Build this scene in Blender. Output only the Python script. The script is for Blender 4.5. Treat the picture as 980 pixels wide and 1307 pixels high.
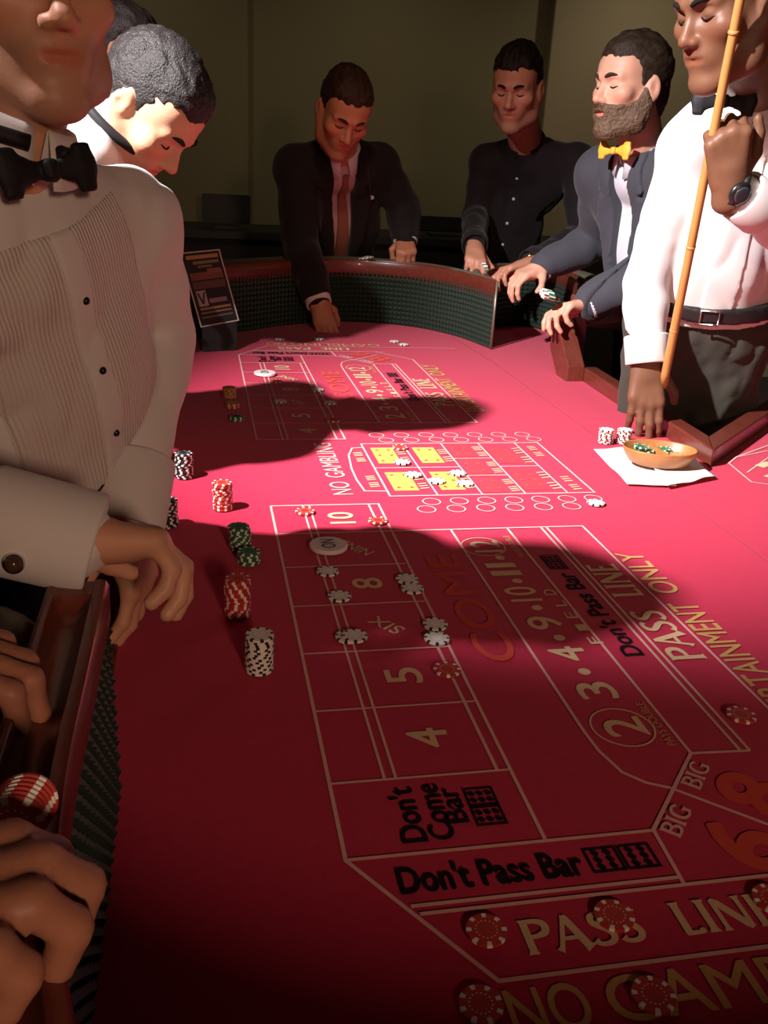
import bpy, bmesh, math, random
import numpy as np
from mathutils import Vector, Matrix

for o in list(bpy.data.objects): bpy.data.objects.remove(o, do_unlink=True)
scene = bpy.context.scene
COL = scene.collection
T = 0.74                      # height of the felt above the floor; geometry below is written relative to the felt

# ------------------------------------------------------------------ camera, light, exposure
cam = bpy.data.cameras.new('camera'); cam_o = bpy.data.objects.new('camera', cam); COL.objects.link(cam_o)
cam.sensor_fit = 'HORIZONTAL'; cam.sensor_width = 36; cam.lens = 36*1160/980; cam.clip_start = .02
cam_o.matrix_world = Matrix(((0.98041839, 0.02185317, -0.19570952, 0.0),
                             (-0.18991896, 0.36767369, -0.91035534, 0.0),
                             (0.05206309, 0.92969807, 0.36462438, .62+T),
                             (0, 0, 0, 1)))
scene.camera = cam_o
scene.view_settings.view_transform = 'Standard'; scene.view_settings.look = 'None'
scene.view_settings.gamma = 1; scene.view_settings.use_curve_mapping = False
scene.view_settings.exposure = 0.0
world = bpy.data.worlds.new('world'); scene.world = world; world.use_nodes = True
world.node_tree.nodes['Background'].inputs[0].default_value = (1, .82, .62, 1)
world.node_tree.nodes['Background'].inputs[1].default_value = 0.012

def spot(name, loc, aim, energy, size, blend, radius, col):
    l = bpy.data.lights.new(name, 'SPOT'); l.energy = energy; l.spot_size = math.radians(size); l.spot_blend = blend
    l.shadow_soft_size = radius; l.color = col
    o = bpy.data.objects.new(name, l); COL.objects.link(o); o.location = (loc[0], loc[1], loc[2]+T)
    o.rotation_euler = (Vector(aim)-Vector(loc)).to_track_quat('-Z', 'Y').to_euler()
    return o
KEY = (-1.03, 1.0, 1.82)
spot('key_spot', KEY, (1.15, 2.25, 0), 950, 57, 1, .035, (1, .93, .95))
FILL = (.55, -1.8, 1.05)
spot('fill_spot', FILL, (.2, 1.35, .25), 92, 86, 1, .15, (1, .62, .43))  # added warm fill from behind the camera, no such lamp in view
FAR_FILL = (.25, 1.7, 1.95)
spot('far_fill', FAR_FILL, (.95, 4.0, .7), 34, 56, 1, .08, (1, .68, .42))  # added fill to brighten the men at the far end
WALL_FILLS = ((-.4, 4.9, 2.0), (1.1, 4.9, 2.0), (2.7, 4.9, 2.0))
for w, e in zip(WALL_FILLS, (9, 9, 22)): spot('wall_fill', w, (w[0], 6.0, .5), e, 120, 1, .06, (1, .90, .66))  # added unseen fills that lift the back wall

# ------------------------------------------------------------------ materials
MATS = {}
def mat(name, col, rough=.6, metal=0, bump=None, vary=None, spec=.5, tint=False, emit=None, stretch=None, coat=0, sheen=0):
    if name in MATS: return MATS[name]
    m = bpy.data.materials.new(name); m.use_nodes = True; MATS[name] = m
    nt = m.node_tree; N = nt.nodes; L = nt.links; b = N['Principled BSDF']
    b.inputs['Base Color'].default_value = (*col, 1); b.inputs['Roughness'].default_value = rough
    b.inputs['Metallic'].default_value = metal; b.inputs['Specular IOR Level'].default_value = spec
    b.inputs['Coat Weight'].default_value = coat
    b.inputs['Sheen Weight'].default_value = sheen
    tc = N.new('ShaderNodeTexCoord'); src = tc.outputs['Object']
    if stretch:
        mp = N.new('ShaderNodeMapping'); mp.inputs['Scale'].default_value = stretch; L.new(src, mp.inputs[0]); src = mp.outputs[0]
    out = None
    if vary:                                    # (scale, amount): natural unevenness of the colour
        nz = N.new('ShaderNodeTexNoise'); nz.inputs['Scale'].default_value = vary[0]; nz.inputs['Detail'].default_value = 6
        L.new(src, nz.inputs['Vector'])
        mx = N.new('ShaderNodeMix'); mx.data_type = 'RGBA'
        a = vary[1]
        mx.inputs[6].default_value = (*[c*(1-a) for c in col], 1); mx.inputs[7].default_value = (*[min(1, c*(1+a)) for c in col], 1)
        L.new(nz.outputs[0], mx.inputs[0]); out = mx.outputs[2]
    if tint:                                    # own colours of the thing, stored on its vertices
        at = N.new('ShaderNodeAttribute'); at.attribute_name = 'tint'
        mm = N.new('ShaderNodeMix'); mm.data_type = 'RGBA'; mm.blend_type = 'MULTIPLY'; mm.inputs[0].default_value = 1
        if out: L.new(out, mm.inputs[6])
        else: mm.inputs[6].default_value = (*col, 1)
        L.new(at.outputs['Color'], mm.inputs[7]); out = mm.outputs[2]
    if out: L.new(out, b.inputs['Base Color'])
    if bump:                                    # (scale, strength, distance)
        nz = N.new('ShaderNodeTexNoise'); nz.inputs['Scale'].default_value = bump[0]; nz.inputs['Detail'].default_value = 4
        L.new(src, nz.inputs['Vector'])
        bp = N.new('ShaderNodeBump'); bp.inputs['Strength'].default_value = bump[1]; bp.inputs['Distance'].default_value = bump[2]
        L.new(nz.outputs[0], bp.inputs['Height']); L.new(bp.outputs[0], b.inputs['Normal'])
    if emit:
        b.inputs['Emission Color'].default_value = (*emit[0], 1); b.inputs['Emission Strength'].default_value = emit[1]
    return m

# ------------------------------------------------------------------ object helpers
def mesh_np(name, V, F, smooth=True):
    """F: (n,3) or (n,4) int array"""
    me = bpy.data.meshes.new(name); V = np.asarray(V, np.float32); F = np.asarray(F, np.int32)
    n, k = F.shape
    me.vertices.add(len(V)); me.vertices.foreach_set('co', V.ravel())
    me.loops.add(n*k); me.loops.foreach_set('vertex_index', F.ravel())
    me.polygons.add(n); me.polygons.foreach_set('loop_start', np.arange(0, n*k, k, dtype=np.int32))
    me.polygons.foreach_set('use_smooth', np.full(n, smooth, bool))
    me.update(calc_edges=True); me.validate()
    return me
def link(name, me, m=None, parent=None, loc=None):
    o = bpy.data.objects.new(name, me); COL.objects.link(o)
    if m is not None and me is not None:
        ms = m if isinstance(m, (list, tuple)) else [m]
        if not me.materials:
            for q in ms: me.materials.append(q)
    if parent is not None: o.parent = parent
    else: o.location = (0, 0, T)
    if loc is not None: o.location = (loc[0], loc[1], loc[2]+(T if parent is None else 0))
    return o
def tag(o, label, cat, group=None, kind=None):
    if label: o['label'] = label
    if cat: o['category'] = cat
    if group: o['group'] = group
    if kind: o['kind'] = kind
    return o
def empty(name, loc=(0, 0, 0)):
    return link(name, None, None, None, loc)
def pyd(name, V, F, m, parent=None, smooth=False, loc=None):
    me = bpy.data.meshes.new(name); me.from_pydata([tuple(v) for v in V], [], F); me.update()
    bm = bmesh.new(); bm.from_mesh(me); bmesh.ops.recalc_face_normals(bm, faces=bm.faces); bm.to_mesh(me); bm.free()
    if smooth:
        me.polygons.foreach_set('use_smooth', np.ones(len(me.polygons), bool))
    return link(name, me, m, parent, loc)
def box_bm(bm, c, h, R=None, bevel=0):
    r = bmesh.ops.create_cube(bm, size=2); vs = r['verts']
    M = Matrix.Translation(c) @ (R.to_4x4() if R else Matrix.Identity(4)) @ Matrix.Diagonal((*h, 1))
    bmesh.ops.transform(bm, matrix=M, verts=vs)
    if bevel:
        es = list({e for v in vs for e in v.link_edges})
        bmesh.ops.bevel(bm, geom=es, offset=bevel, segments=2, affect='EDGES', clamp_overlap=True)
def box(name, c, h, m, parent=None, R=None, bevel=0, loc=None):
    bm = bmesh.new(); box_bm(bm, c, h, R, bevel); me = bpy.data.meshes.new(name); bm.to_mesh(me); bm.free()
    return link(name, me, m, parent, loc)
def catmull(P, n=12, closed=False):
    P = [np.array(p, float) for p in P]; out = []
    m = len(P)
    for i in range(m if closed else m-1):
        p0 = P[(i-1) % m] if (closed or i > 0) else 2*P[0]-P[1]
        p1, p2 = P[i], P[(i+1) % m]
        p3 = P[(i+2) % m] if (closed or i+2 < m) else 2*P[-1]-P[-2]
        for k in range(n):
            t = k/n
            out.append(.5*((2*p1)+(-p0+p2)*t+(2*p0-5*p1+4*p2-p3)*t*t+(-p0+3*p1-3*p2+p3)*t**3))
    if not closed: out.append(P[-1])
    return np.array(out)
def tube(name, pts, rad, m, parent=None, seg=10, caps=True, flat=None):
    """round tube through points; rad scalar or list; flat=(vector, factor) squashes it along a direction"""
    pts = np.array(pts, float); n = len(pts); rad = np.full(n, rad) if np.isscalar(rad) else np.array(rad)
    V = []; F = []
    d = np.gradient(pts, axis=0); up = np.array([0, 0, 1.])
    if abs(d[0] @ up)/np.linalg.norm(d[0]) > .9: up = np.array([1., 0, 0])
    u = None
    for i in range(n):
        t = d[i]/np.linalg.norm(d[i])
        u = np.cross(up, t) if u is None else u-t*(u @ t)
        u /= np.linalg.norm(u); w = np.cross(t, u)
        for k in range(seg):
            a = 2*math.pi*k/seg; off = rad[i]*(math.cos(a)*u+math.sin(a)*w)
            if flat is not None:
                fv = np.array(flat[0])/np.linalg.norm(flat[0]); off = off-fv*(off @ fv)*(1-flat[1])
            V.append(pts[i]+off)
    for i in range(n-1):
        for k in range(seg):
            F.append((i*seg+k, i*seg+(k+1) % seg, (i+1)*seg+(k+1) % seg, (i+1)*seg+k))
    if caps: F.append(tuple(range(seg))[::-1]); F.append(tuple((n-1)*seg+k for k in range(seg)))
    return pyd(name, V, F, m, parent, smooth=True)

# ------------------------------------------------------------------ signed-distance modelling (for bodies and clothes)
def nrm(v): v = np.array(v, float); return v/np.linalg.norm(v)
def frame(fwd, up=(0, 0, 1)):
    """columns: right, forward, up"""
    y = nrm(fwd); x = nrm(np.cross(y, up)); z = np.cross(x, y); return np.stack([x, y, z], 1)
class Prim:
    pass
def ell(c, r, R=None):
    p = Prim(); p.c = np.array(c, float); r = np.array(r, float); R = np.eye(3) if R is None else R
    ext = np.sqrt(((R*r)**2).sum(1)); p.lo = p.c-ext; p.hi = p.c+ext
    def d(X, Y, Z):
        x, y, z = X-p.c[0], Y-p.c[1], Z-p.c[2]
        q = [R[0, i]*x+R[1, i]*y+R[2, i]*z for i in range(3)]
        k0 = np.sqrt((q[0]/r[0])**2+(q[1]/r[1])**2+(q[2]/r[2])**2)+1e-9
        k1 = np.sqrt((q[0]/r[0]**2)**2+(q[1]/r[1]**2)**2+(q[2]/r[2]**2)**2)+1e-9
        return k0*(k0-1)/k1
    p.d = d; return p
def cone(a, b, ra, rb, flat=None):
    p = Prim(); a = np.array(a, float); b = np.array(b, float); ab = b-a; L2 = ab @ ab+1e-12; m = max(ra, rb)
    p.lo = np.minimum(a, b)-m; p.hi = np.maximum(a, b)+m
    if flat is not None:
        fv = nrm(flat[0]); fs = flat[1]
        if fs > 1: p.lo -= m*(fs-1); p.hi += m*(fs-1)
    def d(X, Y, Z):
        x, y, z = X-a[0], Y-a[1], Z-a[2]
        t = np.clip((x*ab[0]+y*ab[1]+z*ab[2])/L2, 0, 1)
        x, y, z = x-t*ab[0], y-t*ab[1], z-t*ab[2]
        if flat is not None:
            q = (x*fv[0]+y*fv[1]+z*fv[2])*(1/fs-1)
            x, y, z = x+q*fv[0], y+q*fv[1], z+q*fv[2]
        return np.sqrt(x*x+y*y+z*z)-(ra+t*(rb-ra))
    p.d = d; return p
def rbox(c, h, r, R=None):
    p = Prim(); c = np.array(c, float); h = np.array(h, float); R = np.eye(3) if R is None else R
    ext = np.abs(R) @ h; p.lo = c-ext; p.hi = c+ext
    def d(X, Y, Z):
        x, y, z = X-c[0], Y-c[1], Z-c[2]
        q = [np.abs(R[0, i]*x+R[1, i]*y+R[2, i]*z)-(h[i]-r) for i in range(3)]
        o = np.sqrt(sum(np.maximum(v, 0)**2 for v in q))
        return o+np.minimum(np.maximum(np.maximum(q[0], q[1]), q[2]), 0)-r
    p.d = d; return p
def grow(p, g):
    q = Prim(); q.lo = p.lo-g; q.hi = p.hi+g; f = p.d; q.d = lambda X, Y, Z: f(X, Y, Z)-g; return q
def vnoise(x, y, z, seed=0):
    xi, yi, zi = np.floor(x).astype(np.int64), np.floor(y).astype(np.int64), np.floor(z).astype(np.int64)
    fx, fy, fz = x-xi, y-yi, z-zi
    s = lambda t: t*t*(3-2*t)
    fx, fy, fz = s(fx), s(fy), s(fz)
    def hsh(a, b, c):
        n = (a*73856093) ^ (b*19349663) ^ (c*83492791) ^ (seed*2654435761)
        n = (n ^ (n >> 13))*1274126177 & 0x7fffffff
        return ((n ^ (n >> 16)) & 0xffff)/32768.-1
    r = 0
    for i in (0, 1):
        for j in (0, 1):
            for k in (0, 1):
                w = (fx if i else 1-fx)*(fy if j else 1-fy)*(fz if k else 1-fz)
                r = r+w*hsh(xi+i, yi+j, zi+k)
    return r
class Vol:
    def __init__(s, prims, h, pad=.03, clip=None):
        lo = np.min([p.lo for p in prims], 0)-pad; hi = np.max([p.hi for p in prims], 0)+pad
        if clip is not None: lo = np.maximum(lo, clip[0]); hi = np.minimum(hi, clip[1])
        s.h = h; s.lo = lo; s.n = np.ceil((hi-lo)/h).astype(int)+1
        s.F = np.full(s.n, 1., np.float32)
        s.ax = [(lo[i]+h*np.arange(s.n[i])).astype(np.float32) for i in range(3)]
    def sl(s, p, pad):
        a = np.clip(np.floor((p.lo-pad-s.lo)/s.h).astype(int), 0, s.n); b = np.clip(np.ceil((p.hi+pad-s.lo)/s.h).astype(int)+1, 0, s.n)
        return tuple(slice(a[i], b[i]) for i in range(3))
    def xyz(s, S):
        return s.ax[0][S[0]][:, None, None], s.ax[1][S[1]][None, :, None], s.ax[2][S[2]][None, None, :]
    def add(s, p, k=.01):
        S = s.sl(p, k+3*s.h); A = s.F[S]
        if A.size == 0: return s
        B = p.d(*s.xyz(S)).astype(np.float32)
        hh = np.maximum(k-np.abs(A-B), 0)/max(k, 1e-6)
        s.F[S] = np.minimum(A, B)-hh*hh*k*.25; return s
    def sub(s, p, k=.004):
        S = s.sl(p, k+3*s.h); A = s.F[S]
        if A.size == 0: return s
        B = -p.d(*s.xyz(S)).astype(np.float32)
        hh = np.maximum(k-np.abs(A-B), 0)/max(k, 1e-6)
        s.F[S] = np.maximum(A, B)+hh*hh*k*.25; return s
    def each(s, fn, band=.05):
        """F = fn(F, x, y, z) on the cells near the surface"""
        I = np.nonzero(s.F < band); x, y, z = (s.ax[i][I[i]] for i in range(3))
        s.F[I] = fn(s.F[I], x, y, z); return s
    def mesh(s, name):
        h = s.h; F = np.clip(s.F, -3*h, 3*h)
        F[0], F[-1], F[:, 0], F[:, -1], F[:, :, 0], F[:, :, -1] = (3*h,)*6
        S = F < 0; c = np.zeros(np.array(S.shape)-1, np.int8); sl = (slice(None, -1), slice(1, None))
        for i in (0, 1):
            for j in (0, 1):
                for k in (0, 1): c += S[sl[i], sl[j], sl[k]]
        I = np.nonzero((c > 0) & (c < 8)); nv = len(I[0])
        ids = np.full(c.shape, -1, np.int32); ids[I] = np.arange(nv)
        pos = np.zeros((nv, 3)); cnt = np.zeros(nv)
        E = []
        for a in range(3):
            for u in (0, 1):
                for v in (0, 1):
                    p = [0, 0, 0]; p[(a+1) % 3] = u; p[(a+2) % 3] = v; q = list(p); q[a] = 1; E.append((p, q, a))
        for p, q, a in E:
            fa = F[I[0]+p[0], I[1]+p[1], I[2]+p[2]]; fb = F[I[0]+q[0], I[1]+q[1], I[2]+q[2]]
            m = (fa < 0) != (fb < 0); t = np.where(m, fa/np.where(m, fa-fb, 1), 0)
            for i in range(3): pos[:, i] += m*(p[i]+(t if i == a else 0))
            cnt += m
        V = (np.stack(I, 1)+pos/cnt[:, None])*h+s.lo
        Q = []
        for a in range(3):
            b, d = (a+1) % 3, (a+2) % 3
            s0 = [slice(1, -1)]*3; s1 = [slice(1, -1)]*3; s0[a] = slice(0, -1); s1[a] = slice(1, None)
            A, B = S[tuple(s0)], S[tuple(s1)]; J = np.nonzero(A != B); fl = A[J]
            J = [J[i]+(0 if i == a else 1) for i in range(3)]
            def cell(db, dd):
                K = list(J); K[b] = K[b]+db; K[d] = K[d]+dd; return ids[K[0], K[1], K[2]]
            q = np.stack([cell(-1, -1), cell(0, -1), cell(0, 0), cell(-1, 0)], 1)
            q[~fl] = q[~fl][:, ::-1]; Q.append(q)
        Q = np.concatenate(Q); Q = Q[(Q >= 0).all(1)]
        return mesh_np(name, V, Q), V

# ------------------------------------------------------------------ people
def hand_prims(W, d, n, side, curls=(25, 30, 20), s=1., thumb=((.70, .62, .30), (.92, .25, .25)), spread=.07, fat=1.):
    W = np.array(W, float); d = nrm(d); n = np.array(n, float); n = nrm(n-d*(n @ d))
    t = np.cross(d, n) if side == 'R' else np.cross(n, d)
    if not hasattr(curls[0], '__len__'): curls = [curls]*4
    spec = [(.090, .029, (.043, .026, .021), 1.), (.095, .009, (.047, .030, .022), .3), (.089, -.011, (.044, .028, .021), -.5), (.078, -.030, (.034, .021, .019), -1.3)]
    out = []; ks = []
    P = lambda a, b, c: W+s*(a*d+b*t+c*n)
    out.append((cone(P(-.03, 0, 0), P(.03, 0, 0), .026*s, .024*s, (t, 1.25)), .01))
    for (kl, ko, ln, sp), cu in zip(spec, curls):
        K = P(kl, ko, -.004); ks.append(K)
        out.append((cone(P(.012, ko*.6, 0), K, .017*s, .0135*s), .012))
        p = K; ang = 0; r = .0098*s*fat
        for j in range(3):
            ang += math.radians(cu[j]); dr = nrm(math.cos(ang)*d+math.sin(ang)*n+spread*sp*t*math.cos(ang))
            q = p+dr*ln[j]*s; out.append((cone(p, q, r, r*.93), .0045 if j else .008)); p = q; r *= .93
    out.append((ell(P(.055, .005, .008), (.03*s, .03*s, .014*s), np.stack([d, t, n], 1)), .015))
    B = P(.016, .022, .006); dv = lambda v: nrm(v[0]*d+v[1]*t+v[2]*n)
    M = B+dv((.62, .66, .42))*.044*s; out.append((cone(B, M, .0165*s, .0125*s), .012))
    q = M+dv(thumb[0])*.034*s; out.append((cone(M, q, .0118*s, .0105*s), .005))
    q2 = q+dv(thumb[1])*.026*s; out.append((cone(q, q2, .0108*s, .0088*s), .004))
    return out

def head_prims(C, R, s, nose=1., jaw=1.):
    l = lambda x, y, z: np.array(C)+s*(R @ np.array([x, y, z], float))
    e = lambda c, r: ell(l(*c), np.array(r)*s, R)
    k = lambda a, b, ra, rb, fl=None: cone(l(*a), l(*b), ra*s, rb*s, fl)
    A = [(e((0, -.014, .046), (.0755, .096, .083)), 0), (e((0, .030, -.020), (.063, .066, .088)), .03),
         (e((0, .046, .050), (.060, .040, .040)), .03)]
    for q in (-1, 1):
        A += [(k((q*.058, .000, -.040), (q*.047*jaw, .018, -.080), .022, .020), .03), (k((q*.047*jaw, .018, -.080), (q*.016, .070, -.104), .020, .017), .03),
              (e((q*.046, .062, -.016), (.024, .022, .020)), .02), (k((q*.012, .089, .026), (q*.044, .074, .024), .011, .010), .012)]
    A += [(e((0, .076, -.102), (.021, .018, .017)), .02), (k((0, .083, .018), (0, .108*nose, -.024), .0075, .0105), .010), (e((0, .110*nose, -.029), (.0115, .0115, .010)), .006)]
    for q in (-1, 1): A.append((e((q*.0125, .098, -.032), (.009, .011, .008)), .005))
    A += [(e((0, .076, -.060), (.034, .021, .024)), .018), (k((-.021, .087, -.0575), (.021, .087, -.0575), .0050, .0050), .005), (k((-.017, .0885, -.0670), (.017, .0885, -.0670), .0060, .0060), .005)]
    S = []
    for q in (-1, 1): S.append((e((q*.033, .100, .006), (.020, .021, .013)), .012))
    S.append((k((-.026, .096, -.0622), (.026, .096, -.0622), .0034, .0034), .003))
    B = []
    for q in (-1, 1):
        B += [(e((q*.032, .072, .007), (.0165, .0150, .0115)), .004)]
        B += [(ell(l(q*.079, -.008, -.004), np.array((.0085, .020, .033))*s, R @ np.array(Matrix.Rotation(q*.35, 3, 'Z'))), .008)]
    S2 = [(e((q*.089, -.004, .000), (.007, .010, .019)), .004) for q in (-1, 1)]
    return A, S, B, S2

def torso_prims(J, g=0., b=1., belly=0.):
    P, C, N, SL, SR = (np.array(J[k], float) for k in ('P', 'C', 'N', 'SL', 'SR'))
    up = nrm(N-P); x = SR-SL; x = nrm(x-up*(x @ up)); y = np.cross(up, x); R = np.stack([x, y, up], 1)
    G = lambda *r: np.array(r)*b+g
    o = [(ell(P, G(.162, .118, .13), R), .05), (ell(P+(C-P)*.45+y*(.01+belly), G(.150+belly*.6, .112+belly, .17), R), .06),
         (ell(C+y*.005, G(.160, .112, .17), R), .06), (ell(N-up*.07-y*.012, G(.135, .085, .075), R), .06)]
    for S in (SL, SR):
        o += [(cone(N-up*.055, S, .055*b+g, .050*b+g), .04), (cone(N-up*.005-y*.02, S-(S-N)*.2, .040*b+g, .034*b+g), .03),
              (cone(C+(S-C)*.5, S-up*.02, .07*b+g, .048*b+g), .04)]
    return o, R
def arm_prims(S, E, W, g=0., b=1., cut=0.):
    S, E, W = (np.array(v, float) for v in (S, E, W)); F = E+(W-E)*.28; W2 = W-(W-E)*cut
    return [(ell(S, (.050*b+g,)*3), .03), (cone(S, S+(E-S)*.5, .047*b+g, .045*b+g), .02), (cone(S+(E-S)*.5, E, .045*b+g, .038*b+g), .012),
            (cone(E, F, .038*b+g, .040*b+g), .012), (cone(F, W2, .040*b+g, .028*b+g), .012)]

def folds(v, amp, freq, seed, stretch=(1, 1, .55)):
    def fn(F, x, y, z):
        a = vnoise(x*freq*stretch[0]+3.1, y*freq*stretch[1], z*freq*stretch[2], seed)+.5*vnoise(x*freq*2.1, y*freq*2.1, z*freq*1.3+7, seed+1)
        return F+amp*(1-np.abs(a)*1.6)
    v.each(fn, .03); return v

SKINM = mat('skin', (1, 1, 1), .48, tint=True, bump=(220, .12, .002), spec=.35)
def cloth(name, col, rough=.85, **k): return mat(name, col, rough, bump=k.pop('bump', (260, .15, .001)), spec=.2, sheen=k.pop('sheen', .1), **k)

def collar(parent, C, up, fwd, r, h, m, drop=.035, tip=.065, gap=.25, flare=.020, lean=(0, 0, 0)):
    R = frame(fwd, up); z = nrm(up); y = nrm(np.array(fwd)-z*(np.array(fwd) @ z)); x = np.cross(y, z); C = np.array(C)
    V = []; F = []; n = 40
    for i in range(n+1):
        a = gap+(2*math.pi-2*gap)*i/n; f = math.cos(a); ft = max(0, (f-.45)/.55)
        dr = y*f+x*math.sin(a)*.94
        hh = h*(1-.30*max(0, f))
        dd = drop+(tip-drop)*ft**1.6
        for rr, zz in ((r, 0), (r+.002, hh), (r+.006, hh+.002), (r+.010, hh-.006), (r+flare+.012*ft, hh-dd)):
            V.append(C+dr*rr+z*zz)
    for i in range(n):
        for k in range(4): F.append((i*5+k, i*5+k+1, (i+1)*5+k+1, (i+1)*5+k))
    o = pyd('collar', V, F, m, parent, smooth=True)
    md = o.modifiers.new('thick', 'SOLIDIFY'); md.thickness = .002
    return o
def bow_tie(parent, C, fwd, up, m, s=1., tilt=0, h=.003):
    R = frame(fwd, up); C = np.array(C); Rt = R @ np.array(Matrix.Rotation(tilt, 3, 'Y'))
    l = lambda x, y, z: C+s*(Rt @ np.array([x, y, z]))
    pr = [(rbox(l(0, .004, 0), np.array((.009, .009, .012))*s, .006*s, Rt), .003)]
    for q in (-1, 1):
        pr += [(cone(l(q*.008, 0, 0), l(q*.040, 0, .001), .008*s, .021*s, (Rt[:, 1], .38)), .004), (rbox(l(q*.045, -.001, 0), np.array((.011, .006, .026))*s, .005*s, Rt), .005)]
    v = Vol([p for p, k in pr], h*s)
    for p, k in pr: v.add(p, k)
    me, V = v.mesh('bow_tie'); return link('bow_tie', me, m, parent)
def disc(name, C, n, r, t, m, parent=None, seg=16, dome=.3):
    """small round button / stud with a domed face"""
    R = frame(n, (0, 0, 1) if abs(nrm(n)[2]) < .9 else (1, 0, 0)); C = np.array(C); V = []; F = []
    rows = [(1, 0), (1, t*.6), (.75, t*.9), (.35, t*(1+dome*.3))]
    for rr, hh in rows:
        for k in range(seg):
            a = 2*math.pi*k/seg; V.append(C+R[:, 0]*r*rr*math.cos(a)+R[:, 2]*r*rr*math.sin(a)+R[:, 1]*hh)
    V.append(C+R[:, 1]*t*(1+dome*.35))
    for j in range(len(rows)-1):
        for k in range(seg): F.append((j*seg+k, j*seg+(k+1) % seg, (j+1)*seg+(k+1) % seg, (j+1)*seg+k))
    b = (len(rows)-1)*seg
    for k in range(seg): F.append((b+k, b+(k+1) % seg, len(V)-1))
    F.append(tuple(range(seg)))
    return pyd(name, V, F, m, parent, smooth=True)

def make_hair(parent, C, R, s, col, line=None, thick=(.004, .005, .012), clump=.0035, freq=75, seed=1, h=.0045, name='hair', grey=0):
    v = Vol([ell((0, -.013, .046), (.105, .125, .13))], h, .01)
    v.add(ell((0, -.015, .044), (.0755+thick[0], .096+thick[1], .084+thick[2])), 0)
    v.add(ell((0, .034, .082), (.058, .045, .030+thick[2]*.6)), .03)
    v.add(ell((0, -.060, -.030), (.058, .040, .055)), .03)
    ly, lz = line or ([-.12, -.06, -.02, .012, .026, .05, .085], [-.085, -.075, -.035, -.030, .030, .062, .074])
    def fn(F, x, y, z):
        n = clump*(vnoise(x*freq, y*freq*.55, z*freq, seed)+.5*vnoise(x*freq*2, y*freq*1.2, z*freq*2, seed+5))
        g = z-np.interp(y, ly, lz)-.010*np.clip(np.abs(x)/.06, 0, 1)**2*(y > .03)+2.0*n
        return np.maximum(F-n, -g*.8)
    v.each(fn, .06)
    me, V = v.mesh(name)
    Vw = np.array(C)+s*(V @ R.T); me.vertices.foreach_set('co', Vw.astype(np.float32).ravel()); me.update()
    m = mat('hair_%02x%02x%02x_%d' % (*[int(c*255) for c in col], int(grey*100)), col, .42, bump=(330, .8, .004), vary=(150 if grey else 60, grey or .35), spec=.25, stretch=(1, .4, 1))
    return link(name, me, m, parent)

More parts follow.
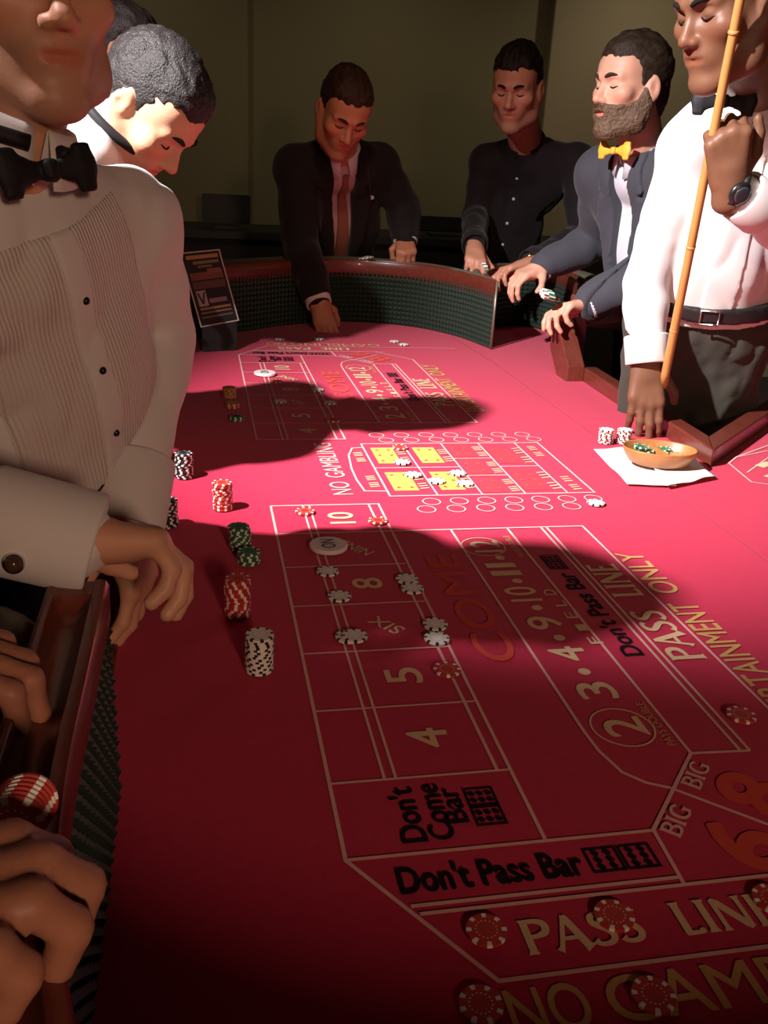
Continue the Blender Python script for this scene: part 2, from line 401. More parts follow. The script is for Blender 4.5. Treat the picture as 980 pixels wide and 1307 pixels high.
def person(label, J, head, hands, skin, h=.005, b=1., belly=0., jaw=1., nose=1., stubble=0., lips=(.62, .30, .26), hair=None, brow=None, group=None):
    """J: joints (P pelvis, C chest, N neck base, S/E/W shoulder elbow wrist L/R).  One continuous skin mesh from head to fingertips."""
    C, fwd, up, hs = head; C = np.array(C, float); R = frame(fwd, up)
    A, S, B, S2 = head_prims(C, R, hs, nose, jaw)
    pr = []
    tp, TR = torso_prims(J, -.02, b, belly)
    pr += tp
    for q in 'LR':
        pr += arm_prims(J['S'+q], J['E'+q], J['W'+q], -.004, b)
    l = lambda x, y, z: C+hs*(R @ np.array([x, y, z], float))
    nb = np.array(J['N'], float)
    pr += [(cone(l(0, -.022, -.045), nb, .057*hs, .060*hs), .02), (cone(l(0, .012, -.085), nb+TR[:, 1]*.012, .030, .028), .03)]
    hp = []
    for q in 'LR':
        if q in hands: hp += hand_prims(J['W'+q], side=q, **hands[q])
    v = Vol([p for p, k in A+pr+hp], h)
    for p, k in A: v.add(p, k*hs)
    for p, k in S: v.sub(p, k*hs)
    for p, k in B: v.add(p, k*hs)
    for p, k in S2: v.sub(p, k*hs)
    for p, k in pr: v.add(p, k)
    # hands are grown on their own and merged, so that fingers stay separate from the sleeve arm
    for p, k in hp: v.add(p, k)
    me, V = v.mesh('person')
    q = (V-C) @ R/hs
    t = np.ones((len(V), 4), np.float32); t[:, :3] = skin
    nz = 1+.10*vnoise(V[:, 0]*45, V[:, 1]*45, V[:, 2]*45, 3)[:, None]; t[:, :3] *= nz
    hd = (q[:, 1] > .03) & (np.abs(q[:, 0]) < .08) & (q[:, 2] > -.13) & (q[:, 2] < .12)
    def mixc(w, col):
        t[:, :3] = t[:, :3]*(1-w[:, None])+np.array(col)*w[:, None]
    if stubble:
        w = stubble*np.clip(((-.030-.25*np.abs(q[:, 0]))-q[:, 2])/.018, 0, 1)*np.clip((q[:, 1]+.01)/.03, 0, 1)*(q[:, 2] > -.135)*(np.abs(q[:, 0]) < .09)
        mixc(w, np.array(skin)*.35)
    w = np.clip(1.4-((q[:, 0]/.027)**2+((q[:, 2]+.0622)/.0095)**2), 0, 1)*(q[:, 1] > .075)*hd; mixc(w*.75, np.array(skin)*np.array(lips)*1.35)
    w = np.clip(1-((q[:, 0])**2+(q[:, 2]+.03)**2)/.0009, 0, 1)*hd*(q[:, 1] > .09); mixc(w*.35, np.array(skin)*np.array((1.1, .72, .65)))
    w = np.clip(1-((np.abs(q[:, 0])-.048)**2+(q[:, 2]+.02)**2)/.0008, 0, 1)*hd; mixc(w*.3, np.array(skin)*np.array((1.1, .75, .68)))
    at = me.attributes.new('tint', 'FLOAT_COLOR', 'POINT'); at.data.foreach_set('color', t.ravel())
    o = link('person', me, SKINM); tag(o, label, 'person', group)
    o2 = dict(o=o, TR=TR, C=C, R=R, hs=hs, l=l, J=J, b=b, belly=belly, h=h)
    if hair: make_hair(o, C, R, hs, **hair)
    bm = mat('brow_%02x%02x%02x' % tuple(int(c*255) for c in (brow or (.03, .02, .015))), brow or (.03, .02, .015), .9, spec=.1)
    for sx in (-1, 1):
        pts = [l(sx*.013, .099, .024), l(sx*.030, .0955, .030), l(sx*.046, .083, .027)]
        tube('eyebrow', catmull(pts, 4), np.array([.003, .0042, .0046, .0048, .0046, .0042, .0036, .0026, .0012])*hs, bm, o, 6)
        pts = [l(sx*.019, .0842, .0025), l(sx*.026, .0876, -.0010), l(sx*.034, .0872, -.0018), l(sx*.045, .0795, .0012)]
        tube('eyelashes', catmull(pts, 3), .0016*hs, mat('lash', (.015, .01, .008), .9, spec=.1), o, 5)
    return o2

def shirt(p, m, g=.012, amp=.004, freq=13, seed=1, h=.007, cut=.10, cuff=True, name='shirt', hem=None, sleeves='LR', cuffm=None, cufflen=.055):
    J, b = p['J'], p['b']; tp, R = torso_prims(J, g, b, p['belly']); pr = list(tp)
    cut = cut if isinstance(cut, dict) else dict(L=cut, R=cut)
    for q in sleeves: pr += arm_prims(J['S'+q], J['E'+q], J['W'+q], g, b, cut[q])
    v = Vol([x for x, k in pr], h)
    for x, k in pr: v.add(x, k)
    folds(v, amp, freq, seed)
    P0 = np.array(J['P'], float); up = R[:, 2]
    hm = -.02 if hem is None else hem
    def fn(F, x, y, z):
        return np.maximum(F, hm-((x-P0[0])*up[0]+(y-P0[1])*up[1]+(z-P0[2])*up[2]))
    v.each(fn, .2)
    me, V = v.mesh(name); o = link(name, me, m, p['o']); p['shirt'] = o
    if cuff:
        for q in sleeves:
            E, W = np.array(J['E'+q], float), np.array(J['W'+q], float); d = nrm(W-E); L = np.linalg.norm(W-E)
            e1 = E+d*L*(1-cut[q])+d*.022; e0 = e1-d*cufflen; r = .037*b+g*.6
            a = nrm(np.cross(d, (0, 0, 1) if abs(d[2]) < .9 else (1, 0, 0))); c = np.cross(d, a); VV = []; FF = []; n = 28
            prof = [(e0, r*.97), (e0, r*1.12), (e0+d*.004, r*1.15), (e1-d*.003, r*1.12), (e1, r*1.08), (e1, r*.97)]
            for cc, rr in prof:
                for k in range(n): VV.append(cc+rr*(a*math.cos(2*math.pi*k/n)+c*math.sin(2*math.pi*k/n)))
            for j in range(len(prof)):
                for k in range(n): FF.append((j*n+k, j*n+(k+1) % n, ((j+1) % 6)*n+(k+1) % n, ((j+1) % 6)*n+k))
            pyd('cuff', VV, FF, cuffm or m, o, smooth=True)
    return o

def tloc(p, P):
    """torso-local coordinates of arrays: origin at the neck base, x right, y forward, z up"""
    R = p['TR']; N = np.array(p['J']['N'], float); x, y, z = P[0]-N[0], P[1]-N[1], P[2]-N[2]
    return [R[0, i]*x+R[1, i]*y+R[2, i]*z for i in range(3)]
def jacket(p, m, g=.026, amp=.005, freq=10, seed=3, h=.008, cut=.13, vlow=-.42, vtop=.07, lapel=None, hem=-.18, openlow=.02, loose=0.):
    J, b = p['J'], p['b']; tp, R = torso_prims(J, g, b, p['belly']); pr = list(tp)
    for q in 'LR': pr += arm_prims(J['S'+q], J['E'+q], J['W'+q], g+loose, b, cut)
    v = Vol([x for x, k in pr], h)
    for x, k in pr: v.add(x, k)
    folds(v, amp, freq, seed)
    P0 = np.array(J['P'], float); up = R[:, 2]
    def vw(z): return np.interp(z, [vlow-.25, vlow, -.02, .06], [openlow*3+.01, openlow, vtop*.8, vtop])
    F0 = v.F.copy()
    def fn(F, x, y, z):
        X, Y, Z = tloc(p, (x, y, z)); F = np.maximum(F, hem-((x-P0[0])*up[0]+(y-P0[1])*up[1]+(z-P0[2])*up[2]))
        cutv = np.maximum(np.abs(X)-vw(Z), -Y-.0)
        F = np.maximum(F, -cutv)
        return np.maximum(F, -np.maximum(np.sqrt(X*X+(Y-.01)**2)-.080, -(Z+.01)))
    v.each(fn, .2)
    me, V = v.mesh('jacket'); o = link('jacket', me, m, p['o'])
    for sx in (-1, 1):
        v.F = F0-.012
        def fl(F, x, y, z):
            X, Y, Z = tloc(p, (x, y, z)); w = vw(Z); lw = np.interp(Z, [vlow, -.16, -.10, .03], [.004, .075, .062, .03])
            band = np.maximum(w-.004-sx*X, sx*X-w-lw)
            F = np.maximum(F, np.maximum(band, np.maximum(-Y, np.maximum(vlow-Z, Z-.03))))
            notch = np.maximum(np.abs(Z+.09-.5*(sx*X-w-.03))-.006, w+.035-sx*X)
            return np.maximum(F, -notch)
        v.each(fl, .2)
        me, V = v.mesh('lapel')
        if len(V): link('lapel', me, lapel or m, o)
    return o
def trousers(p, m, feet=None, h=.012, g=.012, freq=9, shoe=None, amp=.006, vz=.35):
    J, b = p['J'], p['b']; P = np.array(J['P'], float); R = p['TR']; x = R[:, 0]*np.array([1, 1, 0]); x = nrm(x); y = np.cross((0, 0, 1), x)
    if feet is None: feet = [P+q*x*.11 for q in (-1, 1)]
    pr = [(ell(P+np.array((0, 0, -.01)), np.array((.165, .125, .13))*b+g, R), .05)]; sh = []
    for q, ft in zip((-1, 1), feet):
        hip = P+q*x*.085-np.array((0, 0, .06)); ft = np.array(ft, float); an = np.array((ft[0], ft[1], -T+.07)); kn = (hip+an)/2+y*.03+np.array((0, 0, .02))
        pr += [(cone(hip, kn, .088*b+g, .060*b+g), .05), (cone(kn, an, .060*b+g, .052*b+g), .04)]
        sh.append((an, y))
    v = Vol([k for k, _ in pr], h)
    for k, kk in pr: v.add(k, kk)
    folds(v, amp, freq, 5, (1, 1, vz))
    top = .07
    def fn(F, X, Y, Z):
        up = R[:, 2]; d = (X-P[0])*up[0]+(Y-P[1])*up[1]+(Z-P[2])*up[2]
        F = np.maximum(F, d-top)
        return np.maximum(F, -T+.045-Z)
    v.each(fn, .2)
    me, V = v.mesh('trousers'); o = link('trousers', me, m, p['o'])
    sm = shoe or mat('shoe_leather', (.02, .018, .016), .35)
    for an, y in sh:
        a = np.array((an[0], an[1], -T)); vv = [(cone(a+y*-.05+(0, 0, .04), a+y*.16+(0, 0, .032), .04, .036, ((0, 0, 1), .9)), .02), (cone(a+(0, 0, .05), a+(0, 0, .10), .045, .042), .03)]
        s = Vol([k for k, _ in vv], .009)
        for k, kk in vv: s.add(k, kk)
        s.each(lambda F, X, Y, Z: np.maximum(F, -T+.002-Z), .2)
        me, V = s.mesh('shoe'); link('shoe', me, sm, p['o'])
    return o
def belt(p, m, off=.055, hw=.018, g=.020, h=.006, name='belt'):
    J, b = p['J'], p['b']; tp, R = torso_prims(J, g, b, p['belly']); pr = tp[:2]+[(ell(np.array(J['P'])+(0, 0, -.01), np.array((.165, .125, .13))*b+g, R), .05)]
    P = np.array(J['P'], float)+R[:, 2]*off; v = Vol([x for x, k in pr], h)
    for x, k in pr: v.add(x, k)
    def fn(F, x, y, z):
        d = (x-P[0])*R[0, 2]+(y-P[1])*R[1, 2]+(z-P[2])*R[2, 2]
        return np.maximum(F, np.maximum(np.abs(d)-hw, -F-.05))
    v.each(fn, .2); me, V = v.mesh(name); return link(name, me, m, p['o'])
def on_surface(obj, org, d):
    """where a ray from org along d meets the object's mesh (object-local = felt-relative coordinates)"""
    ok, co, no, i = obj.ray_cast(Vector(org), Vector(nrm(d)))
    return (np.array(co), np.array(no)) if ok else (np.array(org), -nrm(d))

def hc(target, local, fwd, up, hs):
    return np.array(target)-hs*(frame(fwd, up) @ np.array(local, float))
def panel(p, name, m, g, region, h=.006, amp=.0, seed=1, freq=13, arms=False):
    """a layer of cloth lying on the torso where region(x, y, z) < 0 (torso coordinates from the neck base)"""
    J, b = p['J'], p['b']; tp, R = torso_prims(J, g, b, p['belly']); v = Vol([x for x, k in tp], h)
    for x, k in tp: v.add(x, k)
    if amp: folds(v, amp, freq, seed)
    def fn(F, x, y, z):
        X, Y, Z = tloc(p, (x, y, z)); return np.maximum(np.maximum(F, -F-.02), region(X, Y, Z))
    v.each(fn, .2); me, V = v.mesh(name)
    a = me.attributes.new('across', 'FLOAT', 'POINT'); a.data.foreach_set('value', tloc(p, V.T.astype(np.float64))[0].astype(np.float32))
    return link(name, me, m, p['o'])
def pleat_mat(name, col, pitch):
    m = cloth(name, col, bump=None); nt = m.node_tree; N, L = nt.nodes, nt.links
    at = N.new('ShaderNodeAttribute'); at.attribute_name = 'across'; mu = N.new('ShaderNodeMath'); mu.operation = 'MULTIPLY'; mu.inputs[1].default_value = 2*math.pi/pitch
    sn = N.new('ShaderNodeMath'); sn.operation = 'SINE'; bp = N.new('ShaderNodeBump'); bp.inputs['Strength'].default_value = .6; bp.inputs['Distance'].default_value = .0012
    L.new(at.outputs['Fac'], mu.inputs[0]); L.new(mu.outputs[0], sn.inputs[0]); L.new(sn.outputs[0], bp.inputs['Height']); L.new(bp.outputs[0], N['Principled BSDF'].inputs['Normal']); return m
def tpt(p, x, y, z): return np.array(p['J']['N'], float)+p['TR'] @ np.array([x, y, z], float)
def front_row(p, obj, name, zs, m, r, t, x=0):
    out = []
    for z in zs:
        co, no = on_surface(obj, tpt(p, x, .5, z), -p['TR'][:, 1]); out.append(disc(name, co-no*.001, no, r, t, m, p['shirt']))
    return out
def watch(p, W, d, n, strap, face, r=.031, fr=.021):
    """wrist strap as a ring round the arm, with a round case on the back of the wrist"""
    W = np.array(W, float); d = nrm(d); n = nrm(np.array(n)-d*(np.array(n) @ d)); a = np.cross(d, n); pts = []
    for k in range(25):
        t = 2*math.pi*k/24; pts.append(W+r*(1.12*a*math.cos(t)+n*math.sin(t)))
    ring = tube('watch_strap', pts, .008, strap, p['o'], 8, caps=False, flat=(n, .8))
    disc('watch_case', W-n*(r-.002), -n, fr, .010, face, ring, 24, .1); disc('watch_dial', W-n*(r+.0085), -n, fr*.72, .002, mat('dial', (.05, .05, .055), .2), ring, 24, .1)

def neck_collar(p, r, h, m, fwd, drop=.034, tip=.062, gap=.2, rise=.012, shift=(0, 0, 0)):
    N = np.array(p['J']['N'], float); top = p['l'](0, -.012, -.06); ax = nrm(top-N); ax = nrm(ax+np.array((0, 0, .35)))
    return collar(p['shirt'], N+ax*rise+np.array(shift), ax, fwd, r, h, m, drop, tip, gap), N+ax*rise+np.array(shift), ax
def neck_band(p, C, ax, fwd, r, m, rise=.02):
    y = nrm(np.array(fwd)-ax*(np.array(fwd) @ ax)); x = np.cross(y, ax)
    return tube('tie_band', [C+ax*rise+r*(math.cos(a)*y+math.sin(a)*x*.95) for a in np.linspace(.2, 2*math.pi-.2, 36)], .0085, m, p['o'], 8, flat=(y, .9))

# ------------------------------------------------------------------ room
M_WALL = mat('olive_wall', (.21, .18, .10), .9, bump=(8, .1, .01), vary=(1.2, .12))
M_WALL2 = mat('tan_wall', (.30, .24, .15), .9, bump=(8, .1, .01), vary=(1.2, .12))
M_DARK = mat('black_laminate', (.010, .009, .009), .5)
def struct(o): o['kind'] = 'structure'; return o
struct(box('floor', (.8, 2, -T-.05), (3.6, 4.5, .05), mat('dark_carpet', (.05, .025, .02), .95, bump=(300, .3, .004), vary=(40, .3))))
struct(box('ceiling', (.8, 2, 2.15), (3.6, 4.5, .05), mat('ceiling_paint', (.12, .11, .09), .9)))
struct(box('wall_back', (.8, 6.1, .68), (3.6, .10, 1.42), M_WALL))
struct(box('wall_left', (-2.85, 2, .68), (.05, 4.5, 1.42), M_WALL))
struct(box('wall_right', (4.45, 2, .68), (.05, 4.5, 1.42), M_WALL2))
struct(box('wall_front', (.8, -2.55, .68), (3.6, .05, 1.42), M_WALL))
struct(box('trim_1', (3.24, 5.94, .68), (1.10, .06, 1.42), M_WALL2, bevel=.004))            # tan section of the back wall
struct(box('trim_2', (-.28, 5.975, .68), (.60, .025, 1.42), M_WALL, bevel=.004))            # shallow pilaster behind the counter

# unseen ceiling track; only the key lamp is inferred, other heads are added fill
trk = empty('unseen_track_light', (0, 0, 0)); tag(trk, 'unseen black ceiling track with the key lamp and added fill heads', 'lamp')
M_BLK = mat('black_metal', (.012, .012, .012), .4, metal=.3)
box('track', (-.1, .3, 2.08), (1.8, .018, .018), M_BLK, trk)
for nm, P, aim in (('key', KEY, (1.15, 2.25, 0)), ('far', FAR_FILL, (.95, 4.0, .7)), ('fill', FILL, (.2, 1.35, .25)), *(('wall', w, (w[0], 6.0, .5)) for w in WALL_FILLS)):  # fixtures for the key and for the added fills alike
    P = np.array(P); d = nrm(np.array(aim)-P)
    tube('lamp_stem', [P-d*.16, P-d*.16+(0, 0, .12), (P[0], P[1], 2.10)], .008, M_BLK, trk, 8)
    hb = P-d*.02
    tube('lamp_head', [hb-d*.16, hb-d*.15, hb-d*.12, hb], [.03, .045, .055, .06], M_BLK, trk, 20, caps=True)

# ------------------------------------------------------------------ craps table
S_ = .62/.70
M_FELT = mat('red_felt', (.54, .021, .068), .95, bump=(900, .35, .0012), vary=(70, .10), spec=.12, sheen=.12)
M_WOOD = mat('mahogany', (.14, .030, .018), .32, bump=(30, .08, .002), vary=(14, .35), stretch=(6, 1, 6), coat=.25)
M_RUB = mat('green_rubber', (.010, .024, .014), .55, spec=.4)
M_VINYL = mat('olive_vinyl', (.13, .12, .085), .5, bump=(120, .2, .002))
table = empty('craps_table', (.8, 1.8, 0)); tag(table, 'long craps table with red felt, green rubber walls and mahogany rails', 'table')
TOFF = np.array((.8, 1.8, 0))
def tchild(o): o.location = tuple(-TOFF); return o
NEAR = catmull([(-.093, .80), (-.093, .66), (-.093, .5), (-.080, .37), (-.035, .24), (.06, .13), (.22, .04), (.45, 0), (.75, .06), (.95, .22), (1.016, .5)], 14)
NEAR2 = catmull([(1.016, .5), (1.06, .28), (1.2, .1), (1.5, .03), (1.9, .03), (2.2, .06)], 10)
FAR = catmull([(-.093, 2.80), (-.088, 2.95), (-.05, 3.10), (.03, 3.22), (.15, 3.335), (.37, 3.51), (.60, 3.585), (.82, 3.50), (.95, 3.32), (1.016, 3.09)], 14)
NOOK = catmull([(1.016, 3.09), (1.05, 3.32), (1.16, 3.50), (1.29, 3.56), (1.37, 3.44), (1.34, 3.18), (1.25, 2.95), (1.178, 2.79)], 12)
LOW = [(1.172, 2.60), (1.132, 1.775), (1.485, 2.10), (2.2, 2.76)]
bnd = [(-.13, .80), *map(tuple, NEAR[1:]), *map(tuple, NEAR2[1:]), (2.2, 2.74), (1.485, 2.10), (1.132, 1.775), (1.172, 2.60), *map(tuple, NOOK[::-1]), *map(tuple, FAR[::-1][1:]), (-.13, 2.80)]
n = len(bnd); V = [(x, y, 0) for x, y in bnd]+[(x, y, -.05) for x, y in bnd]
F = [tuple(range(n)), tuple(range(2*n-1, n-1, -1))]+[(i, n+i, n+(i+1) % n, (i+1) % n) for i in range(n)]
F0_ = F; tchild(pyd('felt', V, F, M_FELT, table))
def pathframe(path, sgn):
    p = np.array(path, float); d = np.gradient(p, axis=0); d /= np.linalg.norm(d, axis=1)[:, None]
    inn = np.stack([-d[:, 1], d[:, 0]], 1)*sgn       # towards the felt
    return p, inn
def resample(path, ds):
    p = np.array(path); s = np.r_[0, np.cumsum(np.linalg.norm(np.diff(p, axis=0), axis=1))]; m = max(2, int(round(s[-1]/ds)))
    t = np.linspace(0, s[-1], m+1); return np.stack([np.interp(t, s, p[:, i]) for i in range(2)], 1), t
def rubber(path, sgn, top=.196, c=.0175, top_end=None):
    p, t = resample(path, c); p, inn = pathframe(p, sgn); nz = int(round(top/c)); V = []; F = []; m = len(p)
    tops = np.linspace(top, top_end if top_end else top, m)
    for i in range(m):
        for k in range(nz+1): V.append((p[i, 0], p[i, 1], tops[i]*k/nz))
    for i in range(m-1):
        for k in range(nz):
            a, b, cc, d = i*(nz+1)+k, (i+1)*(nz+1)+k, (i+1)*(nz+1)+k+1, i*(nz+1)+k+1
            mid = (p[i]+p[i+1])/2+(inn[i]+inn[i+1])/2*.0075; V.append((mid[0], mid[1], (V[a][2]+V[b][2]+V[cc][2]+V[d][2])/4)); e = len(V)-1
            F += [(a, b, e), (b, cc, e), (cc, d, e), (d, a, e)]
    o = tchild(pyd('pyramid_rubber_lining', V, F, M_RUB, table)); o['kind'] = 'stuff'; return o
def sweep(name, path, sgn, prof, m, closed=True, smooth=False, parent=None, cusp=None, taper=.3):
    """prof(s, i, L) -> list of (outward offset, z)"""
    p, inn = pathframe(path, sgn); s = np.r_[0, np.cumsum(np.linalg.norm(np.diff(p, axis=0), axis=1))]; V = []; F = []
    for i in range(len(p)):
        pr = prof(s[i], s[-1]); w = 1. if cusp is None else min(1., max(.02, abs(s[i]-(s[-1] if cusp else 0))/taper))
        if w < 1: pr = [((o_*w if o_ > 0 else o_), z) for o_, z in pr]
        for o_, z in pr: V.append((p[i, 0]-inn[i, 0]*o_, p[i, 1]-inn[i, 1]*o_, z))
    k = len(pr)
    for i in range(len(p)-1):
        for j in range(k if closed else k-1): F.append((i*k+j, i*k+(j+1) % k, (i+1)*k+(j+1) % k, (i+1)*k+j))
    if closed: F.append(tuple(range(k))); F.append(tuple((len(p)-1)*k+j for j in range(k)))
    o = pyd(name, V, F, m, parent or table, smooth or name == 'rail')
    if name == 'rail': o.data.set_sharp_from_angle(angle=.7)
    return tchild(o) if parent is None else o
def railprof(ends):
    def f(s, L):
        a = 1.
        for e in ends:
            q = (s if e == 0 else L-s)-.028
            a = min(a, 0 if q <= 0 else math.sqrt(max(0, 1-(1-min(1, q/.022))**2)))
        g = [(.0235+.0160*math.cos(math.pi-math.pi*k/14), .2365-.018*a*math.sin(math.pi*k/14)) for k in range(15)]
        return [(.004, .150), (-.003, .193), (-.005, .198), (-.006, .231), (-.003, .237), (.003, .2385), (.0065, .2378)]+g+[(.0405, .2378), (.044, .2385), (.048, .236), (.0495, .230), (.0495, .150)]
    return f
def armprof(ends):
    def f(s, L):
        a = 1.
        for e in ends:
            q = (s if e == 0 else L-s); a = min(a, math.sqrt(max(.0004, 1-(1-min(1, q/.05))**2)))
        return [(.051+(.056-.056*math.cos(math.pi*k/12)), .165+.075*a*math.sin(math.pi*k/12)**.6) for k in range(13)]+[(.16, .14), (.053, .14)]
    return f
def dense(path, ends, ds=.012):
    p, t = resample(path, ds); return p
for path, sg, ends, cu in ((NEAR, 1, (0,), 1), (NEAR2, 1, (), 0), (FAR, -1, (0,), 1), (NOOK, -1, (1,), 0)):
    P = dense(path, ends, .0065 if path is NEAR else .012)
    rubber(path, sg)
    sweep('rail', P, sg, railprof(ends), M_WOOD, cusp=cu)
    sweep('armrest', P, sg, armprof(ends), M_VINYL, smooth=True, cusp=cu, taper=.7)
    sweep('outer_panel', dense(path, (), .04), sg, lambda s, L: [(.010, -.12), (.010, .15), (.055, .15), (.055, -.12)], M_WOOD, cusp=cu, taper=.4)
tchild(tube('corner_strip', [(1.016, 3.078, 0), (1.016, 3.078, .236)], .0045, mat('olive_metal', (.25, .24, .18), .35, metal=.6), table, 8))
# low rail round the stick man's cut-out, and the ramp that climbs from it to the high rail
def board(name, a, b, w0, w1, za, zb, th, m=M_WOOD):
    a, b = np.array(a), np.array(b); d = nrm(b-a); nn = np.array((d[1], -d[0]))
    V = []
    for p, z in ((a, za), (b, zb)):
        for w in (w0, w1):
            for dz in (0, -th): V.append((*(p+nn*w), z+dz))
    F = [(0, 2, 6, 4), (1, 5, 7, 3), (0, 4, 5, 1), (2, 3, 7, 6), (0, 1, 3, 2), (4, 6, 7, 5)]
    o = tchild(pyd(name, V, F, m, table)); md = o.modifiers.new('b', 'BEVEL'); md.width = .004; md.segments = 2; return o
def low_rail(path, w, h):
    p = np.array(path, float); k = len(p); V = []; off = []
    for i in range(k):
        a = nrm(p[i]-p[i-1]) if i else nrm(p[1]-p[0]); b = nrm(p[i+1]-p[i]) if i < k-1 else nrm(p[-1]-p[-2])
        na, nb_ = np.array((-a[1], a[0])), np.array((-b[1], b[0])); m = nrm(na+nb_); off.append(m/(m @ na))
    for i in range(k-1):
        q = []
        for z in (h, -.05):
            for j, d in ((i, 0), (i+1, 0), (i+1, w), (i, w)): q.append((*(p[j]+off[j]*d), z))
        o = tchild(pyd('low_rail', q, [(0, 1, 2, 3), (7, 6, 5, 4), (0, 4, 5, 1), (1, 5, 6, 2), (2, 6, 7, 3), (3, 7, 4, 0)], M_WOOD, table))
        md = o.modifiers.new('b', 'BEVEL'); md.width = .0035; md.segments = 2
low_rail([(1.168, 2.62), (1.132, 1.775), (1.485, 2.10), (2.2, 2.76)], .046, .042)
board('ramp', (1.168, 2.60), (1.172, 2.775), 0, -.058, .046, .190, .12)
# dealers' side edge, bed and legs
tchild(box('edge_strip', (-.135, 1.8, -.018), (.022, 1.0, .026), M_WOOD, table, bevel=.004))
V = [(x, y, -.05) for x, y in bnd]+[(x, y, -.11) for x, y in bnd]; tchild(pyd('bed', V, F0_, M_WOOD, table))
for x in (.05, .98):
    for y in (.45, 1.75, 3.1):
        tchild(tube('leg', [(x, y, -T), (x, y, -T+.04), (x, y, -T+.06), (x, y, -.3), (x, y, -.12)], [.06, .06, .045, .055, .075], M_WOOD, table, 12))
for y in (.5, 1.3): tchild(tube('leg', [(2.0, y, -T), (2.0, y, -T+.04), (2.0, y, -T+.06), (2.0, y, -.3), (2.0, y, -.12)], [.06, .06, .045, .055, .075], M_WOOD, table, 12))

# ------------------------------------------------------------------ printed layout
def flatmat(n, c): return mat('print_'+n, c, .9, vary=(220, .12), spec=.1)
P_LINE = flatmat('pale', (.80, .46, .41)); P_CREAM = flatmat('cream', (.78, .54, .32)); P_GOLD = flatmat('gold', (.66, .38, .14)); P_NAVY = flatmat('navy', (.012, .010, .016))
P_RED = flatmat('orange', (.68, .085, .06)); P_YEL = flatmat('yellow', (.80, .52, .10)); P_PINK = flatmat('lightred', (.62, .05, .07))
ZP = .0012
def U(x, y): return np.array((x*S_, y*S_))
FARY = 4.06
def mir(p): return np.array((p[0], FARY*S_-p[1]))
ZC = [0]
def zstep(): ZC[0] += 1; return .00002*(ZC[0] % 17)
def pline(pts, w=.0042, m=P_LINE, closed=False, name='printed_line', z=ZP):
    z += zstep(); p = np.array(pts, float); k = len(p); V = []; F = []
    for i in range(k):
        a = p[i]-p[i-1] if (i > 0 or closed) else p[1]-p[0]; b = p[(i+1) % k]-p[i] if (i < k-1 or closed) else p[-1]-p[-2]
        a, b = nrm(a), nrm(b); t = nrm(a+b); nn = np.array((-t[1], t[0])); sc = min(2, 1/max(.4, nn @ np.array((-a[1], a[0]))))
        V += [(*(p[i]+nn*w/2*sc), z), (*(p[i]-nn*w/2*sc), z)]
    for i in range(k if closed else k-1):
        j = (i+1) % k; F.append((2*i, 2*i+1, 2*j+1, 2*j))
    return tchild(pyd(name, V, F, m, table))
def prect(p, q, m, name='printed_patch', z=ZP-.0004):
    return tchild(pyd(name, [(p[0], p[1], z), (q[0], p[1], z), (q[0], q[1], z), (p[0], q[1], z)], [(0, 1, 2, 3)], m, table))
def pring(c, r, w=.0034, m=P_LINE, ry=None, n=28):
    return pline([(c[0]+r*math.cos(2*math.pi*k/n), c[1]+(ry or r)*math.sin(2*math.pi*k/n)) for k in range(n)], w, m, True, 'printed_ring')
def text(s, p0, p1, h, m, bold=.0, shear=0., name='lettering', z=ZP+.0004):
    cu = bpy.data.curves.new('txt', 'FONT'); cu.body = s; cu.size = 1; cu.shear = shear; cu.fill_mode = 'BOTH'; cu.resolution_u = 4
    o = bpy.data.objects.new('txt', cu); COL.objects.link(o); bpy.context.view_layer.update()
    me = bpy.data.meshes.new_from_object(o.evaluated_get(bpy.context.evaluated_depsgraph_get())); bpy.data.objects.remove(o)
    k = len(me.vertices); co = np.empty(k*3, np.float32); me.vertices.foreach_get('co', co); co = co.reshape(-1, 3)
    lo, hi = co.min(0), co.max(0); u = (co[:, 0]-lo[0])/(hi[0]-lo[0]); v = (co[:, 1]-lo[1])/(hi[1]-lo[1])
    p0, p1 = np.array(p0, float), np.array(p1, float); d = nrm(p1-p0); up = np.array((-d[1], d[0]))
    q = p0+u[:, None]*(p1-p0)+v[:, None]*h*up
    me.calc_loop_triangles(); tr = np.empty(len(me.loop_triangles)*3, np.int32); me.loop_triangles.foreach_get('vertices', tr); tr = tr.reshape(-1, 3)
    sh = [(0, 0)]+([(math.cos(a), math.sin(a)) for a in np.arange(8)*math.pi/4] if bold else []); r = bold*h*.9     # heavier weight: the outline is spread evenly
    VV = np.concatenate([np.c_[q+r*np.array(s_), np.full(k, z-.00002*i)] for i, s_ in enumerate(sh)]); FF = np.concatenate([tr+k*i for i in range(len(sh))])
    me2 = mesh_np('lettering', VV, FF, False); bpy.data.meshes.remove(me)
    o = tchild(link(name, me2, m, table))
    return o
